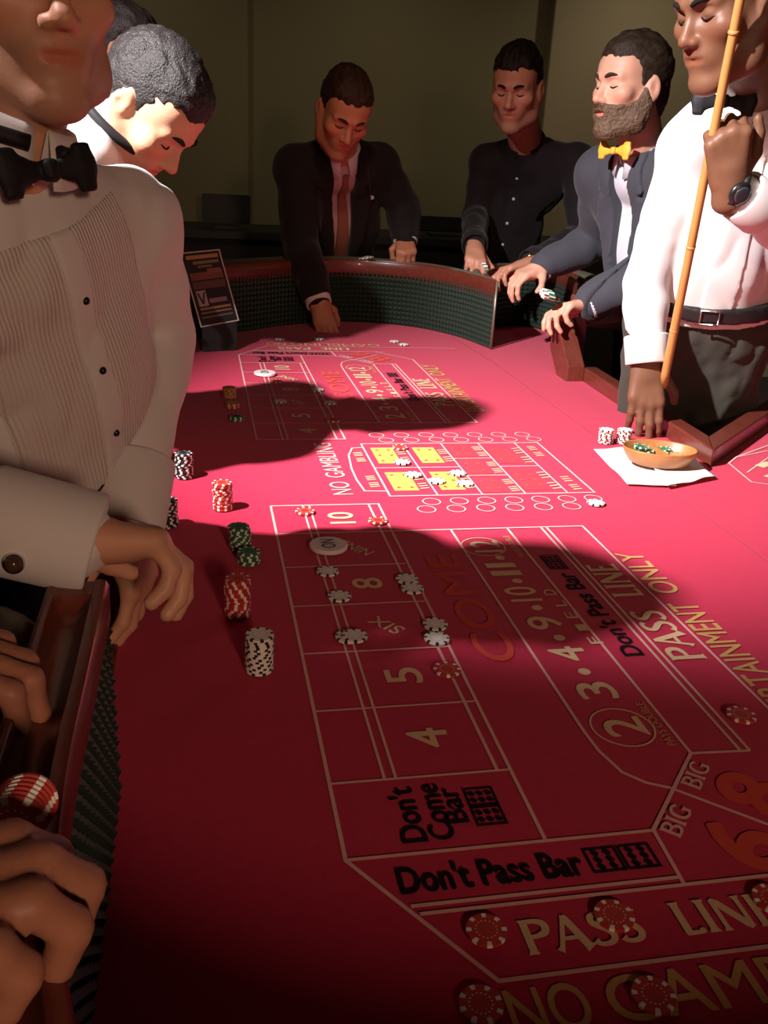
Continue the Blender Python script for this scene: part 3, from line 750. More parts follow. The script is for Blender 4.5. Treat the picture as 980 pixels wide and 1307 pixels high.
GL = {   # flared capitals: (advance, strokes of (x, y, width))
 'P': (.80, [[(.20, 0, .30), (.20, .10, .20), (.20, .90, .20), (.20, 1, .28)], [(.20, .925, .13), (.48, .935, .14), (.68, .86, .19), (.73, .72, .21), (.67, .58, .19), (.46, .50, .13), (.20, .49, .11)]]),
 'A': (.98, [[(.08, 0, .20), (.16, .12, .12), (.46, .90, .12), (.50, 1, .14)], [(.90, 0, .34), (.82, .12, .23), (.53, .88, .21), (.49, 1, .14)], [(.24, .34, .11), (.74, .34, .11)]]),
 'S': (.74, [[(.66, .86, .20), (.58, .93, .13), (.40, .94, .13), (.22, .86, .17), (.20, .70, .19), (.36, .57, .20), (.54, .44, .20), (.62, .28, .19), (.54, .12, .16), (.36, .06, .13), (.18, .08, .13), (.09, .18, .20)]]),
 'L': (.68, [[(.20, 1, .30), (.20, .88, .20), (.20, .05, .20)], [(.12, .06, .13), (.50, .06, .12), (.58, .09, .18), (.62, .16, .10)]]),
 'I': (.42, [[(.21, 0, .32), (.21, .12, .20), (.21, .88, .20), (.21, 1, .32)]]),
 'N': (1.0, [[(.16, 0, .24), (.16, .12, .13), (.16, .96, .14)], [(.14, .96, .14), (.26, .86, .22), (.76, .14, .22), (.84, .02, .12)], [(.85, 1, .24), (.85, .88, .13), (.85, .05, .13)]]),
 'E': (.74, [[(.20, 0, .26), (.20, .10, .20), (.20, .90, .20), (.20, 1, .26)], [(.14, .94, .12), (.54, .94, .12), (.62, .91, .19)], [(.20, .52, .11), (.46, .52, .11), (.52, .52, .18)], [(.14, .06, .12), (.56, .06, .12), (.66, .10, .20)]]),
 'B': (.82, [[(.20, 0, .26), (.20, .10, .20), (.20, .90, .20), (.20, 1, .26)], [(.20, .94, .12), (.48, .94, .13), (.64, .86, .18), (.66, .72, .19), (.56, .57, .14), (.22, .53, .10)], [(.46, .53, .10), (.66, .44, .17), (.74, .28, .21), (.66, .12, .18), (.46, .06, .13), (.20, .06, .12)]]),
 'G': (.94, [[(.80, .80, .18), (.66, .92, .13), (.48, .94, .13), (.26, .85, .18), (.15, .64, .21), (.14, .40, .21), (.24, .17, .18), (.46, .06, .13), (.66, .08, .13), (.78, .16, .16)], [(.78, .06, .18), (.78, .42, .20)], [(.60, .42, .10), (.90, .42, .10)]])}
def stext(s, p0, p1, h, m, _=0):
    p0, p1 = np.array(p0, float), np.array(p1, float); L = np.linalg.norm(p1-p0); d = (p1-p0)/L; up = np.array((-d[1], d[0])); tot = sum(GL[c][0] for c in s)
    x = 0; V = []; F = []; kx = L/tot
    for c in s:
        adv, strokes = GL[c]
        for st in strokes:
            P = np.array([(q[0], q[1]) for q in st], float); b = len(V)
            if len(P) > 4 and c in 'SGPB': W = np.interp(np.linspace(0, len(P)-1, (len(P)-1)*4+1), np.arange(len(P)), [q[2] for q in st]); P = catmull(list(P), 4)
            else: W = np.array([q[2] for q in st])
            t = np.gradient(P, axis=0); t /= np.linalg.norm(t, axis=1)[:, None]; nn = np.stack([-t[:, 1], t[:, 0]], 1)
            zz = ZP+.0004+zstep()
            for sg in (1, -1):
                for q in P+sg*nn*W[:, None]/2: V.append((*(p0+d*(x+q[0])*kx+up*q[1]*h), zz))
            k = len(P)
            for i in range(k-1): F.append((b+i, b+i+1, b+k+i+1, b+k+i))
        x += adv
    return tchild(pyd('lettering', V, F, m, table))
def dice_print(p0, p1, h, m):
    """two dice faces with six pips each, drawn as dark squares with round gaps"""
    p0, p1 = np.array(p0), np.array(p1); d = p1-p0; L = np.linalg.norm(d); d /= L; up = np.array((-d[1], d[0]))
    w = L*.47
    for k in range(2):
        a = p0+d*(k*L*.53); pline([a, a+d*w, a+d*w+up*h, a+up*h], .0028, m, True, 'printed_die')
        for i in range(2):
            for j in range(3):
                c = a+d*w*(.3+.4*i)+up*h*(.2+.3*j); r = .0042
                tchild(pyd('printed_pip', [(*(c+r*np.array((math.cos(t*math.pi/3), math.sin(t*math.pi/3)))), ZP) for t in range(6)], [tuple(range(6))], m, table))
rows = [.878, 1.030, 1.181, 1.334, 1.486, 1.641, 1.793]
XL, XR, XA, XB, XC = .141, .366, .208, .222, .350
def half(f, far):
    g = lambda x, y: f(U(x, y))
    pline([g(XL, rows[6]), g(XL, .751), g(.257, .581), g(1.0, .581)])
    pline([g(XL, rows[6]), g(XR+.006, rows[6]), g(XR, .750)])
    pline([g(XC, rows[6]), g(XC, rows[0])])
    for x in (XA, XB): pline([g(x, rows[6]), g(x, rows[0])], .0034)
    for r in rows[:6]: pline([g(XL, r), g(XR, r)], .0036)
    pline([g(XL, .751), g(.496, .751)]); pline([g(.196, .679), g(.490, .679)]); pline([g(.203, .668), g(.70, .668)])
    pline([g(XR, 1.641), g(.778, 1.641), g(.778, .80), g(.66, .668)])
    pline([g(.493, 1.641), g(.491, .945), g(.4935, .90), g(.505, .855), g(.526, .832), g(.553, .818)])
    pline([g(.613, 1.641), g(.613, .881), g(.496, .752), g(.490, .670)])
    pline([g(.613, .881), g(.695, .877)]); pline([g(.686, 1.641), g(.682, .877)]); pline([g(.698, 1.641), g(.695, .877)])
    pline([g(.553, .818), g(.66, .72)])
    pring(g(.548, .947), .043*S_, .0024, P_CREAM); pring(g(.535, 1.552), .043*S_, .0024, P_CREAM)
half(lambda p: p, False); half(mir, True)
def ty(s, x, y0, y1, h, m, bold=0, shear=0):          # reads away from the photographer, foot of the letters to the right
    text(s, U(x, y0), U(x, y1), h*S_, m, bold, shear)
for base in (0, 1):
    off = 0 if base == 0 else FARY-rows[6]-rows[0]
    for s, r in (('4', 0), ('5', 1), ('8', 3), ('10', 5)):
        c = (rows[r]+rows[r+1])/2+off; w = .020 if len(s) == 1 else .030
        ty(s, .306, c-w, c+w, .052, P_CREAM, .022)
    for s, r in (('SIX', 2), ('NINE', 4)):
        c = U(.284, (rows[r]+rows[r+1])/2+off); d = np.array((-.64, .77)); l = .030*S_*(1 if s == 'SIX' else 1.25); up = np.array((-d[1], d[0]))*.012
        text(s, c-d*l-up, c+d*l-up, .024, P_CREAM, .015)
    o2 = 0 if base == 0 else FARY-1.641-.88
    ty('COME', .468, 1.13+o2, 1.52+o2, .060, P_RED, .02)
    for s, y in (('2', .947), ('3', 1.036), ('4', 1.140), ('9', 1.240), ('10', 1.345), ('11', 1.447), ('12', 1.552)):
        if s == '11':
            for q in (-1, 1): ty('1', .578-.010*(y-.95)/.6, y+q*.017-.009+o2, y+q*.017+.009+o2, .056, P_CREAM, .018)
            continue
        w = .021 if len(s) == 1 else .027; ty(s, .578-.010*(y-.95)/.6, y-w+o2, y+w+o2, .056, P_CREAM, .018)
    for y in (1.088, 1.190, 1.293, 1.397, 1.498):
        c = U(.552, y+o2); tchild(pyd('printed_dot', [(c[0]+.0085*math.cos(t*.524), c[1]+.0085*math.sin(t*.524), ZP) for t in range(12)], [tuple(range(12))], P_CREAM, table))
    for q, s in enumerate('FIELD'): ty(s, .617-.003*q, 1.165+.043*q+o2, 1.186+.043*q+o2, .021, P_CREAM, .01)
    ty('PAYS DOUBLE', .603, .90+o2, 1.0+o2, .012, P_GOLD); ty('PAYS DOUBLE', .602, 1.50+o2, 1.60+o2, .012, P_GOLD)
    ty("Don't Pass Bar", .667, 1.125+o2, 1.42+o2, .034, P_NAVY, .03)
    dice_print(U(.667, 1.44+o2), U(.667, 1.50+o2), .030, P_NAVY)
for q in (0, 1.5):
    stext('PASS', U(.762, 1.10+q), U(.762, 1.265+q), .058*S_, P_CREAM); stext('LINE', U(.762, 1.315+q), U(.762, 1.455+q), .058*S_, P_CREAM)
ty('ENTERTAINMENT', .838, .865, 1.285, .052, P_GOLD, .012); ty('ONLY', .838, 1.325, 1.500, .052, P_GOLD, .012)
ty('ENTERTAINMENT', .838, 2.54, 2.96, .052, P_GOLD, .012); ty('ONLY', .838, 3.0, 3.17, .052, P_GOLD, .012)
def tx(s, x0, x1, y, h, m, bold=0, far=True):
    text(s, U(x0, y), U(x1, y), h*S_, m, bold)
    if far: text(s, mir(U(x1, y)) if False else U(x1, FARY-y), U(x0, FARY-y), h*S_, m, bold)
for s, x0, x1 in (('PASS', .293, .420), ('LINE', .455, .568)):
    stext(s, U(x0, .604), U(x1, .604), .042*S_, P_CREAM); stext(s, U(x1, FARY-.604), U(x0, FARY-.604), .042*S_, P_CREAM)
tx('NO', .256, .330, .522, .048, P_GOLD, .012); tx('GAMBLING', .349, .700, .522, .048, P_GOLD, .012)
tx("Don't Pass Bar", .191, .392, .696, .037, P_NAVY, .035); dice_print(U(.402, .698), U(.478, .698), .030, P_NAVY); dice_print(U(.478, FARY-.698), U(.402, FARY-.698), .030, P_NAVY)
for off, lab in ((0, 0), (FARY-.751-.878, 1)):
    ty("Don't", .236, .768+off, .860+off, .030, P_NAVY, .03); ty('Come', .268, .768+off, .862+off, .028, P_NAVY, .03); ty('Bar', .290, .792+off, .852+off, .026, P_NAVY, .03)
    dice_print(U(.332, .785+off), U(.332, .848+off), .030, P_NAVY)
for fx in (lambda p: p, lambda p: np.array((p[0], FARY*S_-p[1]))):
    far = fx((0, 0))[1] > 1
    for s, c, l, h, m, b in (('BIG', (.530, .763), .030, .024, P_LINE, .02), ('BIG', (.596, .838), .030, .024, P_LINE, .02), ('6', (.590, .715), .030, .085, P_RED, .05), ('8', (.652, .795), .030, .085, P_RED, .05)):
        c = fx(U(*c)); d = nrm(np.array((.67, .74))); up = np.array((-.74, .67))
        if far: d = nrm(np.array((-.67, .74))); up = np.array((-.74, -.67))
        (stext if s == 'BIG' else text)(s, c-d*l*S_-up*h*S_/2, c+d*l*S_-up*h*S_/2, h*S_, m, b)
# proposition box in the middle
Y0, Y1, YM = 1.838, 2.224, 2.030
XS = [.407, .516, .620, .722, .824, .890]
pline([U(XS[0], Y0), U(XS[5], Y0), U(XS[5], Y1), U(XS[0], Y1)], closed=True)
for x in XS[1:5]: pline([U(x, Y0), U(x, Y1)], .0036)
pline([U(XS[0], YM), U(XS[2], YM)], .0036); pline([U(XS[3], YM), U(XS[4], YM)], .0036)
for k in (1, 2): pline([U(XS[2], Y0+(Y1-Y0)*k/3), U(XS[3], Y0+(Y1-Y0)*k/3)], .0036)
pline([U(.407, 2.192), U(.378, 2.188), U(.360, 2.13), U(.351, 2.03), U(.350, 1.95), U(.356, 1.873), U(.405, 1.870)])
def small_print(x, y0, y1, m=P_CREAM):                # a short line of lettering too small to read: a row of strokes
    k = 7
    for i in range(k):
        if i == 3: continue
        a = y0+(y1-y0)*i/k; pline([U(x-.011, a), U(x+.011, a+(y1-y0)*.3/k)], .0042, m, name='printed_mark')
def pips(c, w, h, nx, ny):
    for i in range(nx):
        for j in range(ny):
            q = U(c[0]-w/2+w*i/max(1, nx-1), c[1]-h/2+h*j/max(1, ny-1)); tchild(pyd('printed_pip', [(q[0]+.0048*math.cos(t*1.047), q[1]+.0048*math.sin(t*1.047), ZP) for t in range(6)], [tuple(range(6))], P_RED, table))
for i in range(2):
    for j in range(2):
        x0, y0 = XS[i], (Y0, YM)[j]; prect(U(x0+.018, y0+.035), U(x0+.075, y0+.160), P_YEL); pips((x0+.0465, y0+.0975), .03, .085, 2, 2+(i+j) % 2)
        small_print(x0+.090, y0+.045, y0+.150)
for k in range(3):
    y0 = Y0+(Y1-Y0)*k/3; prect(U(XS[2]+.008, y0+.012), U(XS[3]-.034, y0+.118), P_PINK); small_print(XS[3]-.016, y0+.02, y0+.105); pips((XS[2]+.038, y0+.065), .03, .05, 2, 2)
for k in range(2):
    y0 = (Y0, YM)[k]; prect(U(XS[3]+.010, y0+.025), U(XS[4]-.030, y0+.165), P_PINK); small_print(XS[4]-.014, y0+.03, y0+.16); pips((XS[3]+.04, y0+.095), .035, .075, 2, 3)
small_print(.858, 1.86, 1.96); small_print(.858, 2.11, 2.20); small_print(.385, 1.90, 1.98); small_print(.385, 2.08, 2.16)
ty('NO', .328, 1.852, 1.935, .046, P_LINE, .0); ty('GAMBLING', .328, 1.965, 2.232, .046, P_LINE, .0)
for k in range(7):
    pring(U(.462+.0685*k, 2.300), .0195*S_, .0028); pring(U(.480+.0685*k, 2.255), .0195*S_, .0028)
    pring(U(.492+.063*k, 1.800), .0195*S_, .0028)
    if k < 6: pring(U(.470+.066*k, 1.755), .0195*S_, .0028)
# seam of the felt and the second layout beyond it
pline([(.945, .15), (.962, 1.6), (.955, 2.9), (.93, 3.3)], .0022, flatmat('seam', (.40, .09, .11)), name='felt_seam')
pline([(1.193, 1.800), (1.172, 1.672), (1.30, 1.60), (1.62, 1.92), (1.52, 2.02), (1.24, 1.845)], closed=True)
pline([(1.20, 1.735), (1.47, 1.97)], .0036); pline([(1.30, 1.60), (1.43, 1.99)], .0036); pline([(1.24, 1.845), (1.35, 1.89), (1.57, 1.90)], .0036)
for a, b in (((1.255, 1.775), (1.30, 1.80)), ((1.23, 1.70), (1.275, 1.725)), ((1.34, 1.84), (1.385, 1.865))):
    pline([a, b], .022, P_CREAM, name='printed_patch')
for k in range(3): pline([(1.3313, 3.3660), (1.3909, 3.4201), (1.3502, 3.2889)] if k == 0 else ([(1.3366, 3.3033), (1.3027, 3.1660), (1.3118, 3.0958)] if k == 1 else [(1.2599, 3.0246), (1.3042, 3.0541), (1.2692, 2.9090)]), .006, P_LINE)

# ------------------------------------------------------------------ chips
CR, CT = .0178, .0033
M_CW = mat('chip_white', (.88, .85, .77), .5); M_CR = mat('chip_red', (.52, .035, .022), .45); M_CG = mat('chip_green', (.02, .16, .06), .45); M_CB = mat('chip_black', (.018, .018, .022), .45); M_CO = mat('chip_tan', (.50, .36, .14), .5)
def chip_mesh(name, body, spot_, inlay):
    seg = 48; V = []; F = []; mi = []
    rr = [0, .50, .56, .74, .97, 1.0]
    for side in (0, 1):
        z = CT if side == 0 else 0
        V.append((0, 0, z))
        for r in rr[1:]:
            zz = z-(.0003 if r == 1.0 and side == 0 else 0)+(.0003 if r == 1.0 and side == 1 else 0)
            for k in range(seg):
                a = 2*math.pi*k/seg; V.append((CR*r*math.cos(a), CR*r*math.sin(a), zz))
    B = 1+5*seg
    is_spot = lambda k: (k % 6) < 2
    for side in (0, 1):
        o = B*side
        for k in range(seg):
            k2 = (k+1) % seg; f = (o, o+1+k, o+1+k2); F.append(f if side == 0 else f[::-1]); mi.append(2)
            for j in range(4):
                f = (o+1+j*seg+k, o+1+(j+1)*seg+k, o+1+(j+1)*seg+k2, o+1+j*seg+k2); F.append(f if side == 0 else f[::-1])
                mi.append(1 if (j >= 2 and is_spot(k)) or (j == 0 and k % 3 == 0) else 0)
    for k in range(seg):
        k2 = (k+1) % seg; F.append((1+4*seg+k, B+1+4*seg+k, B+1+4*seg+k2, 1+4*seg+k2)); mi.append(1 if is_spot(k) else 0)
    me = bpy.data.meshes.new(name); me.from_pydata(V, [], F); me.update()
    for q in (body, spot_, inlay): me.materials.append(q)
    me.polygons.foreach_set('material_index', np.array(mi, np.int32)); return me
CHIP = dict(white=chip_mesh('chip_white', M_CW, M_CB, M_CW), red=chip_mesh('chip_red', M_CR, M_CW, M_CR), green=chip_mesh('chip_green', M_CG, M_CW, M_CG), black=chip_mesh('chip_black', M_CB, M_CW, M_CB), tan=chip_mesh('chip_tan', M_CO, M_CR, M_CO))
rng = random.Random(7)
def chip(kind, loc, label, group=None, rot=None):
    o = link('casino_chip', CHIP[kind], None, None, loc); o.rotation_euler = rot or (0, 0, rng.random()*6.28)
    tag(o, label, 'chip', group); return o
ZF = .0022
def stack(kind, xy, n, label, group, jit=.0006, lean=(0, 0), kinds=None):
    for k in range(n):
        chip((kinds[k % len(kinds)] if kinds else kind), (xy[0]+rng.uniform(-jit, jit)+lean[0]*k, xy[1]+rng.uniform(-jit, jit)+lean[1]*k, ZF+k*(CT+.0001)), ('topmost ' if k == n-1 else '')+label, group)
stack('white', (0.0668, 1.0126), 15, 'white chip with black edge spots in the tall white stack', 'white chips in the tall stack')
stack('red', (0.0455, 1.1631), 17, 'red chip with white edge spots in the shadowed red stack', 'red chips in the shadowed stack', .0012)
stack('green', (0.0617, 1.3928), 12, 'green chip in the taller of the two leaning green stacks', 'green chips in the taller stack', .0014, (-.0003, .0002))
stack('green', (0.0717, 1.3393), 6, 'green chip in the shorter of the two leaning green stacks', 'green chips in the shorter stack', .0012)
stack('red', (0.0362, 1.5793), 15, 'red and white chip in the brightly lit stack beside the dealer', 'red chips in the brightly lit stack', .001)
stack('black', (-0.0345, 1.7551), 15, 'black chip in the dark stack at the dealer sleeve', 'black chips in the stack by the sleeve', .0012)
stack('black', (-0.0600, 1.5027), 14, 'black chip in the stack half hidden behind the dealer forearm', 'black chips behind the forearm', .0012)
stack('tan', (0.0771, 2.3866), 8, 'tan chip in the far stack beside the box numbers', 'tan chips in the far stack', .001)
stack('tan', (0.0814, 2.2840), 4, 'chip in the low far stack of red and tan chips', 'low far stack', .001, kinds=('red', 'tan'))
stack('green', (0.0865, 2.1681), 3, 'green chip in the low far green stack', 'low far green stack', .001)
stack('white', (0.9585, 1.9621), 10, 'chip in the left of two twin white and red stacks behind the wooden dish', 'left twin stack', .0008, kinds=('white', 'white', 'red'))
stack('white', (1.0049, 1.9610), 10, 'chip in the right of two twin white and red stacks behind the wooden dish', 'right twin stack', .0008, kinds=('white', 'white', 'red'))
singles = [('red', (0.2318, 0.5635), 'red chip alone left of the near PASS lettering'), ('red', (0.3501, 0.5634), 'red chip lying on the second S of PASS'), ('red', (0.2058, 0.4931), 'red chip lying before the N of NO GAMBLING'),
 ('red', (0.3468, 0.4809), 'red chip lying on the G of GAMBLING'), ('red', (0.5046, 0.5611), 'red chip at the end of the near LINE lettering'), ('red', (0.6432, 0.8414), 'red chip on the right pass line lane'),
 ('red', (0.3065, 0.9832), 'red chip beside the near 5 box line'), ('white', (0.1920, 1.2914), 'white chip below the near ON puck'), ('white', (0.1979, 1.2035), 'white chip on the line under the 8 box'),
 ('white', (0.3120, 1.2529), 'white chip at the right of the 8 box, farther of the pair'), ('white', (0.3134, 1.2197), 'white chip at the right of the 8 box, nearer of the pair'), ('white', (0.1919, 1.0810), 'white chip partly under another left of SIX'),
 ('white', (0.3208, 1.1042), 'white chip right of SIX, farther of the pair'), ('white', (0.3132, 1.0645), 'white chip right of SIX, nearer of the pair'), ('red', (0.1847, 1.5509), 'orange red chip at the corner of the near 10 box'),
 ('red', (0.3113, 1.4970), 'red and white chip right of the near 10'), ('white', (0.4267, 1.8268), 'white chip on the first proposition square'), ('white', (0.4327, 1.7446), 'white chip on the line below the first proposition square'),
 ('white', (0.4732, 1.7040), 'white chip on the lower gold proposition square'), ('white', (0.5310, 1.7504), 'white chip on the column line of the proposition box'), ('white', (0.5287, 1.6872), 'white chip nearest the lower edge of the proposition box'),
 ('red', (0.4437, 1.9325), 'red and white chip at the top of the proposition box'), ('white', (0.7624, 1.5625), 'white chip past the last ring of the proposition box'), ('white', (0.2785, 3.1903), 'white chip on the far lettering, left one'),
 ('white', (0.4179, 3.2011), 'white chip on the far lettering near the reaching hand'), ('white', (0.7087, 3.1246), 'white chip at the far right corner of the far layout'), ('white', (0.3213, 2.4668), 'white chip in the shadow on the far number boxes'),
 ('white', (0.3370, 2.3239), 'white chip in the shadow on the far box corner'), ('red', (0.3223, 2.1592), 'red and white chip on the far box edge above the 4'), ('red', (0.2140, 2.5651), 'red chip beside the far puck'),
 ('white', (0.2079, 2.3391), 'white chip in the shadow below the far puck'), ('white', (0.6859, 3.1788), 'pale chip beside the far right corner chip')]
for k, xy, lab in singles: chip(k, (xy[0], xy[1], ZF), lab)
a = (0.2001, 1.0780); chip('white', (a[0], a[1]-.002, ZF+CT+.0002), 'white chip resting on another left of SIX')
M_PW = mat('puck_white', (.85, .78, .72), .4); M_PB = mat('puck_print', (.02, .02, .02), .5)
def puck(xy, label, lettered=True):
    o = empty('marker_puck', (xy[0], xy[1], ZF)); tag(o, label, 'puck', None)
    V = []; F = []; seg = 40; prof = [(.0, 0), (.030, 0), (.032, .0015), (.032, .0065), (.0305, .008), (.0285, .0083), (.0, .0083)]
    for r, z in prof:
        for k in range(seg): V.append((r*math.cos(2*math.pi*k/seg), r*math.sin(2*math.pi*k/seg), z))
    for j in range(len(prof)-1):
        for k in range(seg): F.append((j*seg+k, j*seg+(k+1) % seg, (j+1)*seg+(k+1) % seg, (j+1)*seg+k))
    me = bpy.data.meshes.new('puck_body'); me.from_pydata(V, [], F); bm = bmesh.new(); bm.from_mesh(me); bmesh.ops.remove_doubles(bm, verts=bm.verts, dist=1e-5); bmesh.ops.recalc_face_normals(bm, faces=bm.faces); bm.to_mesh(me); bm.free()
    link('puck_body', me, M_PW, o)
    t = text('ON', (.011, -.017), (.011, .017), .024, M_PB, .01, z=.0087); t.parent = o; t.location = (0, 0, 0); t.name = 'puck_lettering'
    return o
puck((0.2059, 1.3854), 'round white ON puck in the near box numbers')
puck((0.1888, 2.6518), 'round white puck in the far box numbers')

# ------------------------------------------------------------------ wooden dish on folded napkins
M_DISH = mat('dish_wood', (.42, .17, .05), .4, vary=(25, .3), stretch=(1, 5, 1), coat=.2)
DC = np.array((1.0021, 1.7786)); dx = nrm(np.array((1.0971, 1.7586))-np.array((0.9158, 1.8092))); dy = np.array((-dx[1], dx[0]))
dish = empty('wooden_dish', (DC[0], DC[1], .0095)); tag(dish, 'oval divided wooden dish on white napkins before the stick man', 'dish')
Rz = math.atan2(dx[1], dx[0]); dish.rotation_euler = (0, 0, Rz)
a_, b_ = .082, .060; V = []; F = []; seg = 48
prof = [(0, 0), (.62, 0), (.80, .006), (.95, .024), (1.0, .036), (.985, .039), (.955, .037), (.88, .022), (.74, .011), (.5, .009), (0, .009)]
for r, z in prof:
    for k in range(seg): V.append((a_*r*math.cos(2*math.pi*k/seg), b_*r*math.sin(2*math.pi*k/seg), z))
for j in range(len(prof)-1):
    for k in range(seg): F.append((j*seg+k, j*seg+(k+1) % seg, (j+1)*seg+(k+1) % seg, (j+1)*seg+k))
pyd('bowl', V, F, M_DISH, dish, smooth=True)
box('divider', (.002, 0, .020), (.0045, .050, .013), M_DISH, dish, Matrix.Rotation(.35, 3, 'Z'), bevel=.003)
for k, (u_, v_) in enumerate(((-.034, .006), (-.044, .010), (-.026, .012), (-.036, .016), (-.040, .008))):
    p = DC+dx*u_+dy*v_; chip('green', (p[0], p[1], .0245+.0045*k), 'green chip heaped in the left half of the wooden dish', 'green chips in the left half of the dish', (rng.uniform(-.15, .15), rng.uniform(-.15, .15), k))
for k, (u_, v_) in enumerate(((.016, .024), (.022, .028), (.014, .030))):
    p = DC+dx*u_+dy*v_; chip('green', (p[0], p[1], .0245+.0045*k), 'green chip heaped in the right half of the wooden dish', 'green chips in the right half of the dish', (rng.uniform(-.15, .15), .1, k))
for k, (u_, v_) in enumerate(((.036, -.006), (.042, .002))):
    p = DC+dx*u_+dy*v_; chip('tan', (p[0], p[1], .0245+.0045*k), 'tan chip lying in the right half of the wooden dish', 'tan chips in the dish', (.1, rng.uniform(-.15, .15), k))
M_NAP = mat('napkin', (.78, .76, .74), .9, bump=(60, .3, .004))
def napkin(pts, label, seed, z0=.0022, amp=.002):
    q = [np.array(p) for p in pts]; n = 16; V = []; F = []
    for i in range(n+1):
        for j in range(n+1):
            u_, v_ = i/n, j/n; p = (q[0]*(1-u_)+q[1]*u_)*(1-v_)+(q[3]*(1-u_)+q[2]*u_)*v_
            e = max(abs(u_-.5), abs(v_-.5))*2
            z = z0+amp*(1+float(vnoise(np.array([u_*4+seed]), np.array([v_*4]), np.array([0.]), seed)[0]))*(.25+max(0, e-.6)*3)
            V.append((p[0], p[1], z))
    for i in range(n):
        for j in range(n): a = i*(n+1)+j; F.append((a, a+n+1, a+n+2, a+1))
    o = pyd('napkin', V, F, M_NAP, None, smooth=True); md = o.modifiers.new('t', 'SOLIDIFY'); md.thickness = .0012; md.offset = 1
    return tag(o, label, 'napkin')
napkin([(0.8998, 1.8960), (0.8753, 1.6612), (0.9764, 1.6419), (1.0387, 1.9163)], 'white folded napkin under the left end of the dish', 3)
napkin([(0.9506, 1.6337), (1.0949, 1.6906), (1.1314, 1.9452), (1.0104, 1.8868)], 'white folded napkin under the right end of the dish', 8, .0062)

# ------------------------------------------------------------------ advertising card in its frame, leaning at the far dealer corner
M_FR = mat('card_frame', (.55, .48, .42), .5); M_CARD = mat('card_black', (.006, .005, .005), .7)
card = empty('sign_card', (0, 0, 0)); tag(card, 'small black framed notice standing at the far left corner of the table', 'sign')
c = [np.array(v) for v in ((-0.053, 3.020, 0.302), (0.071, 3.060, 0.314), (0.131, 3.030, 0.093), (0.007, 2.990, 0.075))]
ex = nrm(c[1]-c[0]); ez = nrm(c[0]-c[3]); ey = np.cross(ex, ez)
W_ = np.linalg.norm(c[1]-c[0]); H_ = np.linalg.norm(c[0]-c[3])
def cp(u_, v_, d=0): return c[3]+(c[2]-c[3])*u_+((c[0]-c[3])*(1-u_)+(c[1]-c[2])*u_)*v_-ey*d
def quad(name, u0, v0, u1, v1, d0, d1, m, parent=card):
    P = [cp(u0, v0, d0), cp(u1, v0, d0), cp(u1, v1, d0), cp(u0, v1, d0), cp(u0, v0, d1), cp(u1, v0, d1), cp(u1, v1, d1), cp(u0, v1, d1)]
    return pyd(name, P, [(0, 3, 2, 1), (4, 5, 6, 7), (0, 1, 5, 4), (1, 2, 6, 5), (2, 3, 7, 6), (3, 0, 4, 7)], m, parent)
sg = -1 if ey[1] < 0 else 1
ey = ey*sg          # ey points away from the photographer
quad('card_back', 0, 0, 1, 1, 0, -.006, M_CARD)
fw = .03
for r in ((0, 0, fw, 1), (1-fw, 0, 1, 1), (fw, 0, 1-fw, fw*.5), (fw, 1-fw*.5, 1-fw, 1)): quad('frame_bar', *r, .002, 0, M_FR)
for r, col in (((.12, .90, .92, .95), (.40, .22, .06)), ((.25, .83, .9, .87), (.20, .15, .06)), ((.35, .78, .7, .81), (.16, .12, .06)), ((.10, .62, .92, .72), (.16, .05, .02)), ((.55, .70, .90, .76), (.22, .08, .03)),
               ((.10, .50, .92, .60), (.10, .03, .02)), ((.40, .30, .85, .36), (.25, .17, .17)), ((.12, .22, .9, .25), (.28, .16, .06)), ((.12, .17, .9, .19), (.24, .14, .05)), ((.12, .11, .9, .13), (.14, .10, .05))):
    quad('printed_band', *r, .0006, 0, mat('card_%d%d%d' % tuple(int(q*100) for q in col), col, .6))
quad('printed_logo', .12, .27, .36, .48, .0006, 0, mat('card_logo', (.34, .28, .27), .6))
for s_ in (0, 1):
    a, b = (.16 if s_ == 0 else .32), .235
    P = [cp(a-.025, .455, .0012), cp(a+.025, .455, .0012), cp(b+.025, .30, .0012), cp(b-.025, .30, .0012)]
    pyd('printed_stroke', P, [(0, 1, 2, 3)], M_PB, card)
b0, b1 = cp(.05, .02, -.004), cp(.95, .02, -.004)
pyd('card_foot', [(b0[0], b0[1]-.03, .002), (b1[0], b1[1]-.03, .002), (b1[0], b1[1]+.03, .002), (b0[0], b0[1]+.03, .002), (b0[0], b0[1]-.006, b0[2]), (b1[0], b1[1]-.006, b1[2]), (b1[0], b1[1]+.008, b1[2]), (b0[0], b0[1]+.008, b0[2])],
    [(0, 1, 2, 3), (4, 5, 6, 7), (0, 1, 5, 4), (1, 2, 6, 5), (2, 3, 7, 6), (3, 0, 4, 7)], M_CARD, card)

# ------------------------------------------------------------------ dark counter and the two panels on it, along the back wall
ct = empty('back_counter', (.6, 5.55, -T)); tag(ct, 'long black counter along the back wall', 'counter')
def cchild(o): o.location = (-.6, -5.55, T); return o
cchild(box('counter_top', (.6, 5.55, .17), (2.4, .30, .02), M_DARK, ct, bevel=.004)); cchild(box('counter_body', (.6, 5.58, -.295), (2.36, .25, .445), mat('dark_panel', (.02, .017, .015), .7), ct))
for nm, x0, x1, zt, lab in (('a', .035, .305, .37, 'small black upright panel on the counter left of the leaning man'), ('b', 1.28, 1.62, .30, 'small black upright panel on the counter right of the leaning man')):
    d = empty('display_panel', ((x0+x1)/2, 5.5, .19)); tag(d, lab, 'display')
    box('screen', (0, 0, (zt-.19)/2+.012), ((x1-x0)/2, .018, (zt-.19)/2-.012), M_DARK, d, bevel=.006); box('stand', (0, .01, .006), ((x1-x0)/4, .07, .006), M_DARK, d)

